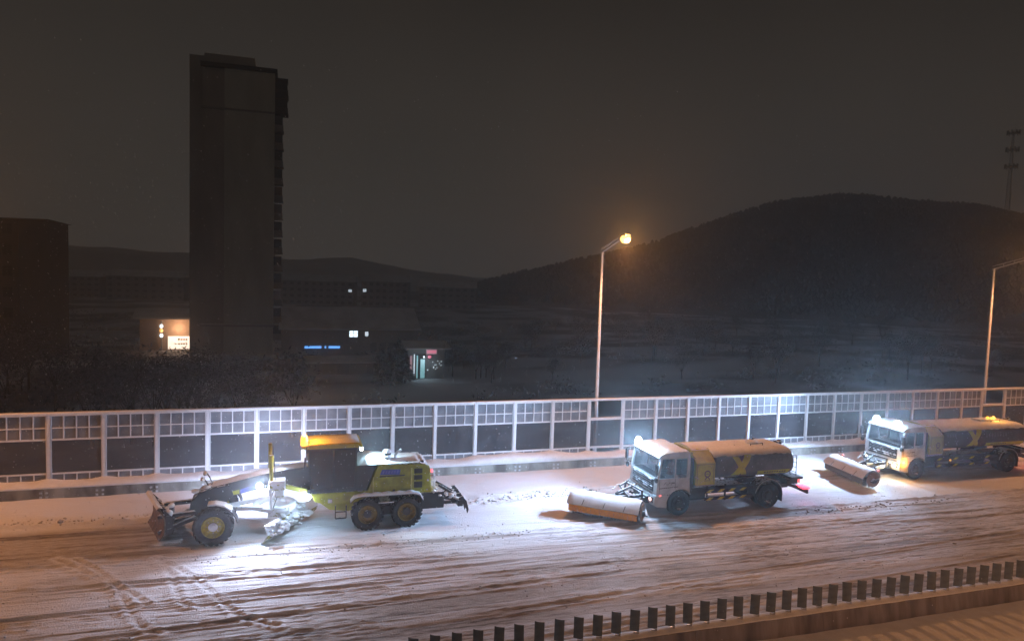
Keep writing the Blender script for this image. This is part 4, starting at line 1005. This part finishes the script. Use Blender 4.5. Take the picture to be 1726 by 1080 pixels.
    MB().cyl(bp(hl + .06, -.02, .42), bp(hl + .2, -.02, .42), .12, .1, 12).bar(bp(hl + .1, -.3, .5), bp(hl + .3, .3, .45), .08, .06).build('hydraulic_motor', M['black'], br)
    mb = MB()
    mb.bar((-.1, -.5, .62), (-1.4, -.95, .62), .12, .14).bar((-.1, .55, .62), (-1.75, -.1, .62), .12, .14).bar((-.1, -.2, .62), (-1.55, -.5, .75), .1, .12)
    mb.bar((-.12, -.7, .62), (-.12, .9, .62), .16, .3).bar((-.2, .3, .98), (-1.5, -.45, .9), .08, .08).bar((-.25, .8, 1.05), (-1.0, .2, 1.0), .06, .06)
    mb.bar((-.5, .75, 1.0), (-.4, -.75, 1.02), .07, .07).bar((-.45, .75, 1.0), (-.45, .75, .6), .07, .07).bar((-.4, -.7, 1.0), (-.4, -.7, .6), .07, .07).bar((-.95, .35, .98), (-.9, -.5, .72), .07, .07)
    mb.build('broom_arms', M['black'], t)
    mb = MB()
    for i in range(16): mb.ball((rnd.uniform(-1.3, -.2), rnd.uniform(-.6, .7), rnd.uniform(.72, 1.02)), rnd.uniform(.03, .07), 7, 5, (1.5, 1.2, .6))
    tag(mb.build('arm_snow', M['snow'], t, True), kind='stuff')
    if lit:
        for q in (bp(-1.1, -.3, 1.0), bp(1.35, -.45, .85)): MB().ball(q, .055, 8, 6).build('marker_lamp', M['lamp_red2'], t)
    return t
M['hazard'] = mat('hazard_yellow', (.75, .60, .04), .6, var=.15, scale=9)
M['boxseam'] = mat('dark_olive_print', (.14, .12, .02), .6)
M['lime'] = mat('lime_hi_vis', (.35, .5, .05), .6)
M['tank_ink'] = mat('grey_tank_print', (.16, .15, .145), .6)
M['maroon'] = mat('maroon_print', (.13, .07, .06), .6)
M['redshield'] = mat('pale_shield', (.6, .55, .55), .4)
M['lamp_red2'] = glow('small_red_lens', (1, .10, .08), 1.6)
M['hood'] = mat('broom_hood_grey', (.45, .42, .4), .6, snow=.2)
M['skirt_shaded'] = mat('shaded_broom_skirt', (.12, .10, .085), .8)
M['endplate'] = mat('rusty_end_plate', (.35, .2, .13), .6, var=.2)
M['box_dull'] = mat('dull_yellow_paint', (.38, .37, .03), .5, var=.12, scale=3)
truck((14.66, 26.7, 0), 'white cab tank truck with yellow X mark sweeping behind the grader', 0, False, M['tank'], M['tanky'], True)
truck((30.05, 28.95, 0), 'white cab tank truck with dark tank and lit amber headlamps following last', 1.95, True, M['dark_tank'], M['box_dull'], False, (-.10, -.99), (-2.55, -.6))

# ------------------------------------------------------------------ driver in the first truck
def skin_mesh(name, joints, bones, material, parent, root=0, sub=1):
    me = bpy.data.meshes.new(name); me.from_pydata([j[:3] for j in joints], bones, [])
    o = new(name, me, material, parent)
    md = o.modifiers.new('skin', 'SKIN'); md.use_smooth_shade = True
    sv = me.skin_vertices[0].data
    for i, j in enumerate(joints):
        sv[i].radius = (j[3], j[3] if len(j) < 5 else j[4]); sv[i].use_root = (i == root)
    s = o.modifiers.new('subd', 'SUBSURF'); s.levels = s.render_levels = sub
    return o
dr = thing('person', 'driver in orange-red jacket seated at the first truck side window', 'person', (14.66 + 1.08, 26.7 - .55, 1.5))
J = [(0, 0, .05, .17, .15), (0, 0, .28, .15, .17), (0, 0, .48, .13, .19), (-.01, 0, .58, .07), (-.02, 0, .66, .055),
     (0, -.19, .50, .075), (-.10, -.26, .28, .055), (-.30, -.20, .30, .042), (0, .19, .50, .075), (-.10, .26, .28, .055), (-.30, .18, .30, .042),
     (-.2, -.12, .02, .095), (-.42, -.13, .02, .075), (-.46, -.13, -.25, .055), (-.2, .12, .02, .095), (-.42, .13, .02, .075), (-.46, .13, -.25, .055)]
skin_mesh('body', J, [(0, 1), (1, 2), (2, 3), (3, 4), (2, 5), (5, 6), (6, 7), (2, 8), (8, 9), (9, 10), (0, 11), (11, 12), (12, 13), (0, 14), (14, 15), (15, 16)], M['jacket'], dr)
mb = MB(); mb.ball((-.03, 0, .79), .105, 16, 12, (.95, .78, 1.2)).ball((-.135, 0, .775), .022, 8, 6, (1, .8, 1.2)).ball((-.10, 0, .705), .05, 10, 8, (.8, .9, .6))
for s in (-1, 1): mb.ball((-.02, s * .085, .78), .028, 8, 6, (.6, .4, 1.1))
hd = mb.build('head', M['skin'], dr, True)
mb = MB()
for s in (-1, 1): mb.ball((-.122, s * .035, .80), .012, 8, 6)
mb.bar((-.135, -.022, .735), (-.135, .022, .735), .006, .008).build('eyes_and_mouth', M['hair'], hd)
MB().ball((-.005, 0, .825), .108, 14, 10, (.95, .84, 1.05)).build('hair', M['hair'], hd, True)
for s in (-1, 1):
    hx, hy_, hz_ = -.34, s * .19, .315
    j = [(hx + .03, hy_, hz_, .03, .022), (hx - .05, hy_, hz_ + .012, .016, .036)]; bn = [(0, 1)]
    for k, (dy, ln) in enumerate(((-.027, .06), (-.009, .07), (.009, .066), (.027, .05))):
        i = len(j); j += [(hx - .065, hy_ + dy, hz_ + .014, .0095), (hx - .065 - ln * .6, hy_ + dy, hz_ + .004, .0085), (hx - .06 - ln * .8, hy_ + dy, hz_ - .03, .007)]; bn += [(1, i), (i, i + 1), (i + 1, i + 2)]
    i = len(j); j += [(hx - .02, hy_ - s * .04, hz_ - .005, .011), (hx - .055, hy_ - s * .05, hz_ - .025, .009)]; bn += [(0, i), (i, i + 1)]
    skin_mesh('hand', j, bn, M['skin'], dr)

# ------------------------------------------------------------------ apartment tower
def window(parent, o, x0, x1, y, z0, z1, lit=None, ax='y', fm=None):
    """recessed dark pane in a proud frame on a wall facing -y (ax y) or +x (ax x)"""
    t = .08
    if ax == 'y':
        f = MB(o).box((x0 - t, y - .06, z1), (x1 + t, y + .02, z1 + t)).box((x0 - t, y - .08, z0 - t), (x1 + t, y + .02, z0)).box((x0 - t, y - .06, z0), (x0, y + .02, z1)).box((x1, y - .06, z0), (x1 + t, y + .02, z1)).box(((x0 + x1) / 2 - .03, y - .05, z0), ((x0 + x1) / 2 + .03, y + .02, z1)).box((x0, y - .049, z0 + (z1 - z0) * .68), ((x0 + x1) / 2 - .03, y + .02, z0 + (z1 - z0) * .68 + .06)).box(((x0 + x1) / 2 + .03, y - .049, z0 + (z1 - z0) * .68), (x1, y + .02, z0 + (z1 - z0) * .68 + .06)).build('window', fm or M['wall_mid'], parent)
        MB(o).box((x0, y - .03, z0), (x1, y - .01, z1)).build('pane', lit or M['darkglass'], f)
    else:
        f = MB(o).box((y - .02, x0 - t, z1), (y + .06, x1 + t, z1 + t)).box((y - .02, x0 - t, z0 - t), (y + .08, x1 + t, z0)).box((y - .02, x0 - t, z0), (y + .06, x0, z1)).box((y - .02, x1, z0), (y + .06, x1 + t, z1)).build('window', fm or M['wall_mid'], parent)
        MB(o).box((y + .01, x0, z0), (y + .03, x1, z1)).build('pane', lit or M['darkglass'], f)
TO = (-9, 139, -6)
tw = thing('apartment_tower', 'tall dark apartment tower standing alone behind the noise barrier', 'apartment tower', TO)
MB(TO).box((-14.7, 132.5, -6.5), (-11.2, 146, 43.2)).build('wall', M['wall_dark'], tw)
MB(TO).box((-11.2, 132.2, -6.5), (-3.0, 146, 43.6)).build('wall', M['wall'], tw)
MB(TO).box((-17.0, 134.6, -6.5), (-14.7, 145.5, 45.2)).build('wall', M['wall_dark'], tw)  # set-back wing in a darker wall, its shade put into the colour
MB(TO).box((-17.2, 136, 43.21), (-14.71, 145, 46.3)).box((-14.7, 135.2, 43.21), (-6.5, 145, 46.6)).build('machine_room', M['wall_dark'], tw)  # darker wall for the set-back rooms, shade put into the colour
MB(TO).box((-15.0, 131.8, 43.61), (-2.6, 132.9, 44.3)).box((-3.3, 132.91, 43.61), (-2.6, 146.2, 44.3)).build('roof_parapet', M['roof_dark'], tw)
MB(TO).box((-14.9, 132.05, 36.6), (-2.9, 132.49, 36.9)).box((-14.9, 132.05, -.9), (-2.9, 132.49, -.5)).build('string_course', M['wall_mid'], tw)
for k in range(15):
    z = -3.2 + 3.1 * k
    top = k >= 13
    xr = -.8 if top else -1.55
    f = MB(TO).box((-2.99, 133.2, z), (xr, 136.2, z + 1.0)).box((-2.99, 133.2, z - .16), (xr + .1, 136.4, z - .002)).build('balcony', M['wall_mid'] if not top else M['roof_dark'], tw)
    MB(TO).box((-2.99, 133.4, z + 1.001), (xr - .12, 136.0, z + 2.55)).build('pane', M['darkglass'], f)
    if top: MB(TO).box((-2.99, 133.2, z + 2.56), (xr, 136.2, z + 2.93)).build('lintel', M['roof_dark'], f)
for k in range(15):
    z = -2.2 + 3.1 * k
    window(tw, TO, 138, 139.4, -2.995, z, z + 1.5, None, 'x')
# far left block
def block(name, label, x0, x1, y0, y1, zt, floors, cols, rz=0, group=None, roofsnow=True, wallm='wall_mid', lit=(), zb=-6.4):
    cx_, cy_ = (x0 + x1) / 2, (y0 + y1) / 2
    t = thing(name, label, 'building', (cx_, cy_, -6), rz, group); o = (cx_, cy_, -6)
    wz = zt - .3
    MB(o).box((x0, y0, zb), (x1, y1, wz)).build('wall', M[wallm], t)
    e_ = .5
    MB(o).prism([(y0 - e_, wz + .002), (y1 + e_, wz + .002), ((y0 + y1) / 2, wz + (y1 - y0) * (.22 if roofsnow else .04))], x0 - e_, x1 + e_, ax='x').build('roof', M['roofsnow'] if roofsnow else M['roof_dark'], t)
    fh = (wz + 6.0) / floors
    for i in range(floors):
        for j in range(cols):
            xa = x0 + (x1 - x0) * (j + .5) / cols; z = -6 + fh * i + .9
            window(t, o, xa - .7, xa + .7, y0, z, z + min(1.5, fh - 1.5), M['lit_win'] if (i, j) in lit else None, 'y', M[wallm])
    return t
M['block_wall'] = mat('dark_block_wall', (.045, .042, .038), .9, var=.12, scale=.4)  # even, very dark wall colour
M['roofsnow'] = mat('snowy_roof', (.82, .83, .85), .9, var=.08, scale=.4)
M['lit_win'] = glow('lit_window', (.75, .88, 1), .9)
M['lit_blue'] = glow('blue_light_strip', (.12, .38, 1), 1.5)
M['lit_white'] = glow('bright_window', (.72, .90, 1), 2.2)
M['lit_warm'] = glow('warm_shop_board', (1, .80, .62), 1.5)
M['lit_teal'] = glow('teal_door_light', (.2, .55, .6), .55)
M['lit_pink'] = glow('pink_sign_light', (1, .12, .24), .8)
M['lit_rose'] = glow('pale_pink_sign_light', (.6, .25, .32), .4)
block('apartment_block', 'dark mid-rise block with stepped flat roof beyond the grader end of the barrier', -62, -36.5, 124, 137, 16.0, 7, 8, R(-14), None, False, 'block_wall')
g = 'row of housing blocks with snowy roofs'
block('housing_block', 'low snowy roofed housing block just beside the tower, two lit windows', -3, 27, 306, 318, 4.6, 4, 10, R(-12), g, lit=((2, 9),))
block('housing_block', 'low snowy roofed housing block in the middle of the distant row', 29.5, 49, 298, 310, 5.2, 4, 7, R(-14), g, lit=((2, 0),))
block('housing_block', 'low snowy roofed housing block nearest the foot of the wooded hill', 52, 76, 288, 300, 3.6, 4, 8, R(-14), g)
block('housing_block', 'low snowy roofed housing block farthest from the hill beyond the dark mid-rise', -96, -76, 338, 350, 3.4, 4, 7, R(-10), g)
block('housing_block', 'long low snowy roofed housing block seen between mid-rise and tower', -73, -42, 328, 340, 4.2, 4, 9, R(-10), g)
# warehouse with long snowy roof
WO = (11, 138, -6)
wh = thing('warehouse', 'long low warehouse with ribbed snowy roof and blue light strip', 'warehouse', WO)
MB(WO).box((-1.5, 131.5, -6.4), (23.0, 148, -1.3)).build('wall', M['wall_dark'], wh)
MB(WO).prism([(131.0, -1.29), (131.0, -1.0), (139.5, 2.5), (148.5, -1.0), (148.5, -1.29)], -2.0, 23.6, ax='x').build('roof', M['roofsnow'], wh)
for k in range(9):
    x = -1.2 + k * 3.0
    MB(WO).bar((x, 131.1, -.94), (x, 139.4, 2.50), .12, .10).build('roof_rib', M['roofsnow'], wh)
f = MB(WO).box((10.3, 131.38, -2.66), (11.95, 131.49, -2.58)).box((10.3, 131.38, -1.45), (11.95, 131.49, -1.37)).box((10.3, 131.38, -2.579), (10.38, 131.49, -1.451)).box((11.87, 131.38, -2.579), (11.95, 131.49, -1.451)).box((11.08, 131.38, -2.579), (11.16, 131.49, -1.451)).box((10.381, 131.38, -1.84), (11.079, 131.49, -1.77)).box((11.161, 131.38, -1.84), (11.869, 131.49, -1.77)).build('window', M['roof_dark'], wh)
MB(WO).box((10.39, 131.42, -2.57), (11.86, 131.46, -1.46)).build('pane', M['lit_white'], f)
f = MB(WO).box((13.1, 131.40, -2.5), (13.95, 131.49, -1.5)).build('window', M['roof_dark'], wh)
MB(WO).box((13.2, 131.35, -2.4), (13.8, 131.39, -1.6)).build('pane', M['lit_win'], f)
for a, b in ((2.5, 5.4), (6.0, 6.25), (6.7, 8.7)): MB(WO).box((a, 131.38, -4.65), (b, 131.49, -4.28)).build('light_strip', M['lit_blue'], wh)
for k in range(5): MB(WO).box((14.2 + k * 1.7, 131.40, -5.9), (15.4 + k * 1.7, 131.49, -3.6)).build('shutter', M['wall_mid'], wh)
# low sheds in front
SO = (7, 112, -6)
sh = thing('storage_shed', 'low grey shed with snowy lean-to roof in front of the warehouse', 'shed', SO)
MB(SO).box((2.6, 108, -6.4), (12.2, 114, -4.3)).build('wall', M['wall_mid'], sh)
MB(SO).prism([(107.5, -4.29), (107.5, -4.15), (114.5, -3.9), (114.5, -4.29)], 2.2, 12.6, ax='x').build('roof', M['roofsnow'], sh)
for x in (4.2, 8.6): MB(SO).box((x, 107.9, -6.2), (x + 2.6, 107.99, -4.6)).build('roller_door', M['wall_dark'], sh)
# roadside shop with teal entrance and pink sign
RO = (19, 103, -6)
rs_ = thing('roadside_shop', 'small roadside shop with teal lit entrance and pink sign', 'shop', RO)
MB(RO).box((16.4, 101.2, -6.4), (21.8, 106.5, -1.4)).build('wall', M['wall_mid'], rs_)
MB(RO).prism([(100.3, -1.39), (100.3, -1.2), (103.8, -.4), (107, -1.2), (107, -1.39)], 15.8, 22.6, ax='x').build('roof', M['roofsnow'], rs_)
dd = MB(RO).box((17.5, 101.06, -5.8), (18.95, 101.19, -2.2)).build('door', M['roof_dark'], rs_)
MB(RO).box((17.62, 101.0, -5.7), (17.82, 101.05, -2.35)).box((18.2, 101.0, -5.7), (18.85, 101.05, -2.9)).build('pane', M['lit_teal'], dd)
MB(RO).box((16.7, 101.1, -4.4), (16.95, 101.19, -2.4)).build('light_tube', M['lit_rose'], rs_)
MB(RO).box((17.25, 101.0, -5.0), (17.36, 101.19, -2.2)).build('light_tube', M['lit_win'], rs_)
sg = MB(RO).box((19.05, 101.0, -2.15), (20.6, 101.19, -1.5)).build('sign_board', M['lit_rose'], rs_)
mb = MB(RO)
for k in range(5): mb.box((19.2 + k * .27, 100.96, -1.98), (19.36 + k * .27, 100.995, -1.66))
mb.build('sign_lettering', M['lit_pink'], sg)
MB(RO).ball((19.5, 100.9, -2.55), .28, 10, 7, (1, .3, .8)).build('neon_lamp', M['lit_pink2'] if 'lit_pink2' in M else M['lit_pink'], rs_)
MB(RO).box((18.6, 100.95, -2.7), (18.8, 101.05, -2.45)).build('door_lamp', M['lit_white'], rs_)
mb = MB(RO); rnd = random.Random(2)
for k in range(14): mb.box((19.3 + rnd.random() * 1.6, 101.05, -4.6 + rnd.random() * 1.3), (19.42 + rnd.random() * 1.6 * 0 + 0.0 + 19.3 * 0 + 0, 101.15, -4.5)) if False else mb.ball((19.2 + rnd.random() * 2.2, 101.1, -4.6 + rnd.random() * 1.4), .07, 6, 4)
mb.build('glowing_goods', M['lit_win'], rs_)  # goods given emission, so their lit look is built in
light('POINT', (18.6 - RO[0], 99.8 - RO[1], -3.2 - RO[2]), (.6, .85, 1), 45, rs_, .2)
# lit shop beside the tower
LO = (-21, 142, -6)
ls = thing('lit_shop', 'small shop with bright board tucked beside the tall tower', 'shop', LO)
MB(LO).box((-26, 140.5, -6.4), (-14, 147, -.2)).build('wall', M['shopwall'] if 'shopwall' in M else mat('warm_shop_wall', (.4, .28, .2), .9), ls)
MB(LO).prism([(138.8, -.19), (138.8, .1), (143.5, 1.6), (147.5, .1), (147.5, -.19)], -27, -13.5, ax='x').build('roof', M['roofsnow'], ls)
bd = MB(LO).box((-21.3, 140.2, -5.7), (-16.4, 140.49, -3.4)).build('sign_board', M['lit_warm'], ls)
mb = MB(LO)
for r_ in (-4.1, -4.9):
    for k in range(4): mb.box((-19.6 + k * .42, 140.14, r_), (-19.3 + k * .42, 140.195, r_ + .3))
mb.build('board_lettering', M['shopink'] if 'shopink' in M else mat('faded_print', (.35, .25, .22), .8), bd)
MB(LO).cyl((-22.3, 140.0, -6.2), (-22.3, 140.0, -.6), .16, .16, 10).build('pillar', M['wall_mid'], ls)
for z, mt in ((-1.5, 'lit_white'), (-2.3, 'lamp_orange'), (-3.2, 'lit_white')): MB(LO).ball((-22.3, 139.7, z), .35, 10, 7, (.9, .5, 1)).build('pillar_lamp', M[mt] if mt != 'lamp_orange' else glow('shop_orange_lamp', (1, .5, .12), 2), ls)
light('POINT', (-19.5 - LO[0], 138.9 - LO[1], -2.0 - LO[2]), (1, .62, .38), 420, ls, .3)
KO = (39.6, 122.8, -6)
ks = thing('light_board', 'small bluish lit board on a post among the snowy shrubs', 'light sign', KO)
MB(KO).cyl((39.6, 122.8, -7.5), (39.6, 122.8, -5.2), .06, .06, 8).build('post', M['galv'], ks)
MB(KO).box((39.0, 122.7, -6.1), (40.2, 122.78, -5.4)).build('board', M['wall_mid'], ks)
MB(KO).box((39.7, 122.64, -5.9), (40.1, 122.69, -5.5)).box((39.05, 122.64, -6.05), (39.35, 122.69, -5.7)).build('display', M['lit_blue2'] if 'lit_blue2' in M else glow('pale_blue_display', (.45, .65, 1), .6), ks)

# ------------------------------------------------------------------ hill, woods, mast, far ridge
rid = [(40, -7), (75, -3), (106, 3.5), (165, 18.5), (197, 26.5), (222, 37), (261, 51.5), (303, 59), (342, 56), (399, 50), (460, 38), (560, 8), (640, -7)]
def hill_z(X, Y):
    h = np.interp(X, [p[0] for p in rid], [p[1] for p in rid]) + 7
    yc = 386.5 - (X - 106) * .306; tt = np.abs(Y - yc); wd = np.where(Y < yc, 55 + 1.75 * h, 170)
    s = 1 - sstep(0, 1, tt / wd)
    return -8.0 + h * s * (1.0) + (fbm(X / 26, Y / 26, 60) - .5) * 5 * s + 1.0 * s
Mh = mat('hill_ground', (.12, .115, .11), .95, var=.3, scale=.05, col2=(.05, .048, .045))
hl_ = hfield('hill', np.arange(30, 660, 7.), np.arange(150, 560, 7.), hill_z, Mh); tag(hl_, kind='structure')
def woods():
    rnd = np.random.RandomState(4); mb = MB(); n = 15000
    X = rnd.uniform(70, 560, n); yc = 386.5 - (X - 106) * .306; Y = yc + rnd.uniform(-130, 14, n)
    Z = hill_z(X, Y); ok = Z > -4.5
    V, F = [], []
    for x, y, z in zip(X[ok], Y[ok], Z[ok]):
        h = rnd.uniform(1.8, 3.7); r = h * rnd.uniform(.26, .42); b = len(V); k = 6
        a0 = rnd.rand() * 6
        ring = [(x + r * rnd.uniform(.7, 1.2) * math.cos(a0 + 2 * math.pi * i / k), y + r * math.sin(a0 + 2 * math.pi * i / k), z + h * rnd.uniform(.28, .45)) for i in range(k)]
        ring2 = [(x + r * .7 * rnd.uniform(.6, 1.3) * math.cos(a0 + 2 * math.pi * (i + .5) / k), y + r * .7 * math.sin(a0 + 2 * math.pi * (i + .5) / k), z + h * rnd.uniform(.62, .85)) for i in range(k)]
        V += [(x, y, z - .5)] + ring + ring2 + [(x + rnd.uniform(-.3, .3), y, z + h)]
        for i in range(k):
            j = (i + 1) % k
            F += [(b, b + 1 + j, b + 1 + i), (b + 1 + i, b + 1 + j, b + 7 + i), (b + 1 + j, b + 7 + j, b + 7 + i), (b + 7 + i, b + 7 + j, b + 13)]
    me = bpy.data.meshes.new('hill_woods'); me.from_pydata(V, [], F); me.update()
    tag(new('hill_woods', me, M['woods']), kind='stuff', label='dark winter woodland covering the big hill', cat='woodland')
woods()
def ridge_z(X, Y):
    h = np.interp(X, [-600, -280, -150, -40, 60, 120, 175, 280, 400], [10, 34, 31, 24, 29, 19, 15, 10, 0]); s = 1 - sstep(0, 1, np.abs(Y - 760) / 140)
    return -9 + h * s + (fbm(X / 60, Y / 60, 63) - .5) * 10 * s
tag(hfield('far_hills', np.arange(-600, 460, 15.), np.arange(615, 905, 15.), ridge_z, mat('snowy_far_hills', (.32, .31, .3), .95, var=.3, scale=.03)), kind='structure')
zb = float(hill_z(np.array([[372.]]), np.array([[286.]]))[0, 0])
ma = thing('telecom_mast', 'lattice telecom mast with three antenna platforms on the hill', 'mast', (372, 286, zb))
mb = MB(); Hm = 104 - zb
for sx, sy in ((1, 0), (-.5, .87), (-.5, -.87)): mb.cyl((1.5 * sx, 1.5 * sy, -2), (.45 * sx, .45 * sy, Hm - 8), .22, .16, 6)
mb.cyl((0, 0, Hm - 8), (0, 0, Hm), .12, .06, 6); mb.build('tower_legs', M['galv'], ma)
mb = MB(); n = 14
for i in range(n):
    z0 = (Hm - 9) * i / n; z1 = (Hm - 9) * (i + 1) / n; r0_ = 1.5 - 1.05 * i / n; r1_ = 1.5 - 1.05 * (i + 1) / n; P = ((1, 0), (-.5, .87), (-.5, -.87))
    for k in range(3):
        a, b = P[k], P[(k + 1) % 3]; mb.bar((a[0] * r0_, a[1] * r0_, z0), (b[0] * r1_, b[1] * r1_, z1), .12); mb.bar((a[0] * r1_, a[1] * r1_, z1), (b[0] * r1_, b[1] * r1_, z1), .1)
mb.build('bracing', M['galv'], ma)
for zz in (Hm - 10, Hm - 19, Hm - 28):
    pf = MB().lathe([(0, 2.6), (0, 3.0), (.3, 3.0), (.3, 2.6), (0, 2.6)], (0, 0, zz), 18, 'z').cyl((0, 0, zz), (0, 0, zz + .1), 2.6, 2.6, 18).build('platform', M['roof_dark'], ma)
    for k in range(9):
        a = k * 2 * math.pi / 9; MB().box((2.95 * math.cos(a) - .25, 2.95 * math.sin(a) - .25, zz - .9), (2.95 * math.cos(a) + .25, 2.95 * math.sin(a) + .25, zz + 1.6)).build('antenna', M['roof_dark'], pf)

# ------------------------------------------------------------------ trees and shrubs behind the barrier
def tree_proto(seed, hgt, crown_r, kind):
    rnd = random.Random(seed); tr = MB(); cr = MB()
    if kind == 'conifer':
        tr.cyl((0, 0, -.6), (0, 0, hgt * .95), .16, .03, 7)
        n = 11
        for i in range(n):
            z = hgt * (.14 + .82 * i / n); r = crown_r * (1 - i / n) + .15; m_ = max(6, int(14 * (1 - i / n) + 5))
            for k in range(m_):
                a = rnd.random() * 6.283; rr = r * rnd.uniform(.7, 1.1); w = .30 + .2 * rnd.random(); dz = -.25 * rr - .1
                p = Vector((0, 0, z + rnd.uniform(-.1, .2))); q = p + Vector((math.cos(a) * rr, math.sin(a) * rr, dz)); s_ = Vector((-math.sin(a), math.cos(a), 0)) * w * .6
                mid = p.lerp(q, .6)
                cr.face([p, mid + s_ + Vector((0, 0, .03)), q, mid - s_]); cr.face([p, mid + Vector((0, 0, .22)), q, mid - Vector((0, 0, .22))])
    else:
        tr.cyl((0, 0, -.6), (0, 0, hgt * .4), .15, .10, 7); tips = []
        for k in range(6):
            a = k * 1.05 + rnd.random(); p = (0, 0, hgt * rnd.uniform(.25, .42)); q = (math.cos(a) * crown_r * .6, math.sin(a) * crown_r * .6, hgt * rnd.uniform(.6, .85)); tr.cyl(p, q, .06, .025, 5); tips.append(q)
            for j in range(4):
                u = (q[0] + rnd.gauss(0, crown_r * .35), q[1] + rnd.gauss(0, crown_r * .35), q[2] + rnd.uniform(-.2, hgt * .22)); tr.cyl(q, u, .022, .008, 4); tips.append(u)
        for i in range(620):
            c = rnd.choice(tips); r = crown_r * .32
            p = Vector((c[0] + rnd.gauss(0, r), c[1] + rnd.gauss(0, r), c[2] + rnd.gauss(0, r * .8)))
            d1 = Vector((rnd.gauss(0, 1), rnd.gauss(0, 1), rnd.gauss(0, 1))).normalized(); d2 = d1.orthogonal().normalized(); l = rnd.uniform(.10, .28); w = l * .35
            cr.face([p - d1 * l, p + d2 * w, p + d1 * l, p - d2 * w])
    return tr.mesh('trunk'), cr.mesh('crown')
PRO = {('frost', i): tree_proto(30 + i, 5.2 + i * .7, 1.7 + .2 * i, 'frost') for i in range(4)}
PRO.update({('conifer', i): tree_proto(50 + i, 5.5 + i * 1.2, 1.5 + .25 * i, 'conifer') for i in range(3)})
def plant(kind, i, x, y, s, label, group, name):
    zz = float(ground_z(np.array([[x]]), np.array([[y]]))[0, 0])
    t = thing(name, label, 'tree', (x, y, zz), random.random() * 6.28, group); t.scale = (s, s, s * random.uniform(.9, 1.1))
    a, b = PRO[(kind, i)]
    new('trunk', a, M['bark'], t); new('crown', b, M['conifer'] if kind == 'conifer' else M['frostleaf'], t)
rnd = random.Random(12)
for k in range(46):
    y = rnd.uniform(66, 96); x = rnd.uniform(-52, 1) * (y / 80)
    plant('frost', k % 4, x, y, rnd.uniform(.75, 1.15), 'frosted leafless tree in the dark thicket below the tower', 'frosted thicket below the tower', 'frosted_tree')
for k in range(8):
    x = 9.5 + rnd.uniform(0, 7.5); y = rnd.uniform(93, 105)
    plant('conifer', k % 3, x, y, rnd.uniform(.75, 1.0), 'dark conifer in the clump beside the roadside shop', 'conifers by the roadside shop', 'conifer_tree')
for k in range(10):
    x = rnd.uniform(22, 38); y = rnd.uniform(96, 118)
    plant('frost', k % 4, x, y, rnd.uniform(.5, .85), 'frosted tree between the roadside shop and the snowy field', 'frosted trees past the shop', 'frosted_tree')
for k in range(60):
    x = rnd.uniform(48, 150); y = rnd.uniform(88, 190)
    if abs(y - 98 - (x - 35) * .34) < 9 and x < 110: y += 34
    plant('frost', k % 4, x, y, rnd.uniform(.6, 1.1), 'frosted leafless tree at the foot of the wooded hill', 'frosted trees at the foot of the hill', 'frosted_tree')
def shrubs():
    rnd = random.Random(77); V, F = [], []
    for c in range(900):
        y = rnd.uniform(84, 235); x = rnd.uniform(-40, 165) * (y / 120)
        if ground_snow(np.array([[x]]), np.array([[y]]))[0, 0] > .5: continue
        zz = float(ground_z(np.array([[x]]), np.array([[y]]))[0, 0]); R_ = rnd.uniform(.6, 1.8)
        for i in range(26):
            p = Vector((x + rnd.gauss(0, R_), y + rnd.gauss(0, R_), zz + abs(rnd.gauss(0, .7)) * R_)); d1 = Vector((rnd.gauss(0, 1), rnd.gauss(0, 1), rnd.gauss(0, 1))).normalized(); d2 = d1.orthogonal().normalized(); l = rnd.uniform(.15, .5); w = l * .4
            b = len(V); V += [p - d1 * l, p + d2 * w, p + d1 * l, p - d2 * w]; F.append((b, b + 1, b + 2, b + 3))
    me = bpy.data.meshes.new('scrub'); me.from_pydata(V, [], F); me.update()
    tag(new('scrub', me, M['frostleaf']), kind='stuff', label='low frosted scrub over the fields behind the barrier', cat='scrub')
shrubs()

# ------------------------------------------------------------------ falling snow and hazy air
def flakes():
    rnd = random.Random(5); V, F = [], []
    for c in range(15000):
        x = rnd.uniform(-14, 50); y = rnd.uniform(12, 34); z = rnd.uniform(.6, 14)
        s = rnd.uniform(.004, .010); p = Vector((x, y, z)); d = Vector((rnd.gauss(.35, .1), rnd.gauss(0, .1), -1)).normalized() * s * 2.2; q = d.orthogonal().normalized() * s; r = d.cross(q).normalized() * s
        b = len(V); V += [p + d, p - d, p + q, p + r, p - q - r]; F += [(b, b + 2, b + 3), (b, b + 3, b + 4), (b, b + 4, b + 2), (b + 1, b + 3, b + 2), (b + 1, b + 4, b + 3), (b + 1, b + 2, b + 4)]
    me = bpy.data.meshes.new('falling_snow'); me.from_pydata(V, [], F); me.update()
    tag(new('falling_snow', me, M['snow']), kind='stuff', label='fine snowflakes falling through the lamplight', cat='snow')
flakes()
hz_ = MB().box((-960, -330, -20), (960, 960, 112)).build('haze', None)
Mz = bpy.data.materials.new('hazy_air'); Mz.use_nodes = True; nt = Mz.node_tree; nt.nodes.clear()
o = N(nt, 'ShaderNodeOutputMaterial'); v = N(nt, 'ShaderNodeVolumePrincipled')
v.inputs['Color'].default_value = (.98, .975, .97, 1); v.inputs['Density'].default_value = .0017; v.inputs['Anisotropy'].default_value = .8
nt.links.new(v.outputs[0], o.inputs['Volume']); hz_.data.materials.append(Mz); tag(hz_, kind='stuff', label='thin snowy haze filling the night air', cat='haze')
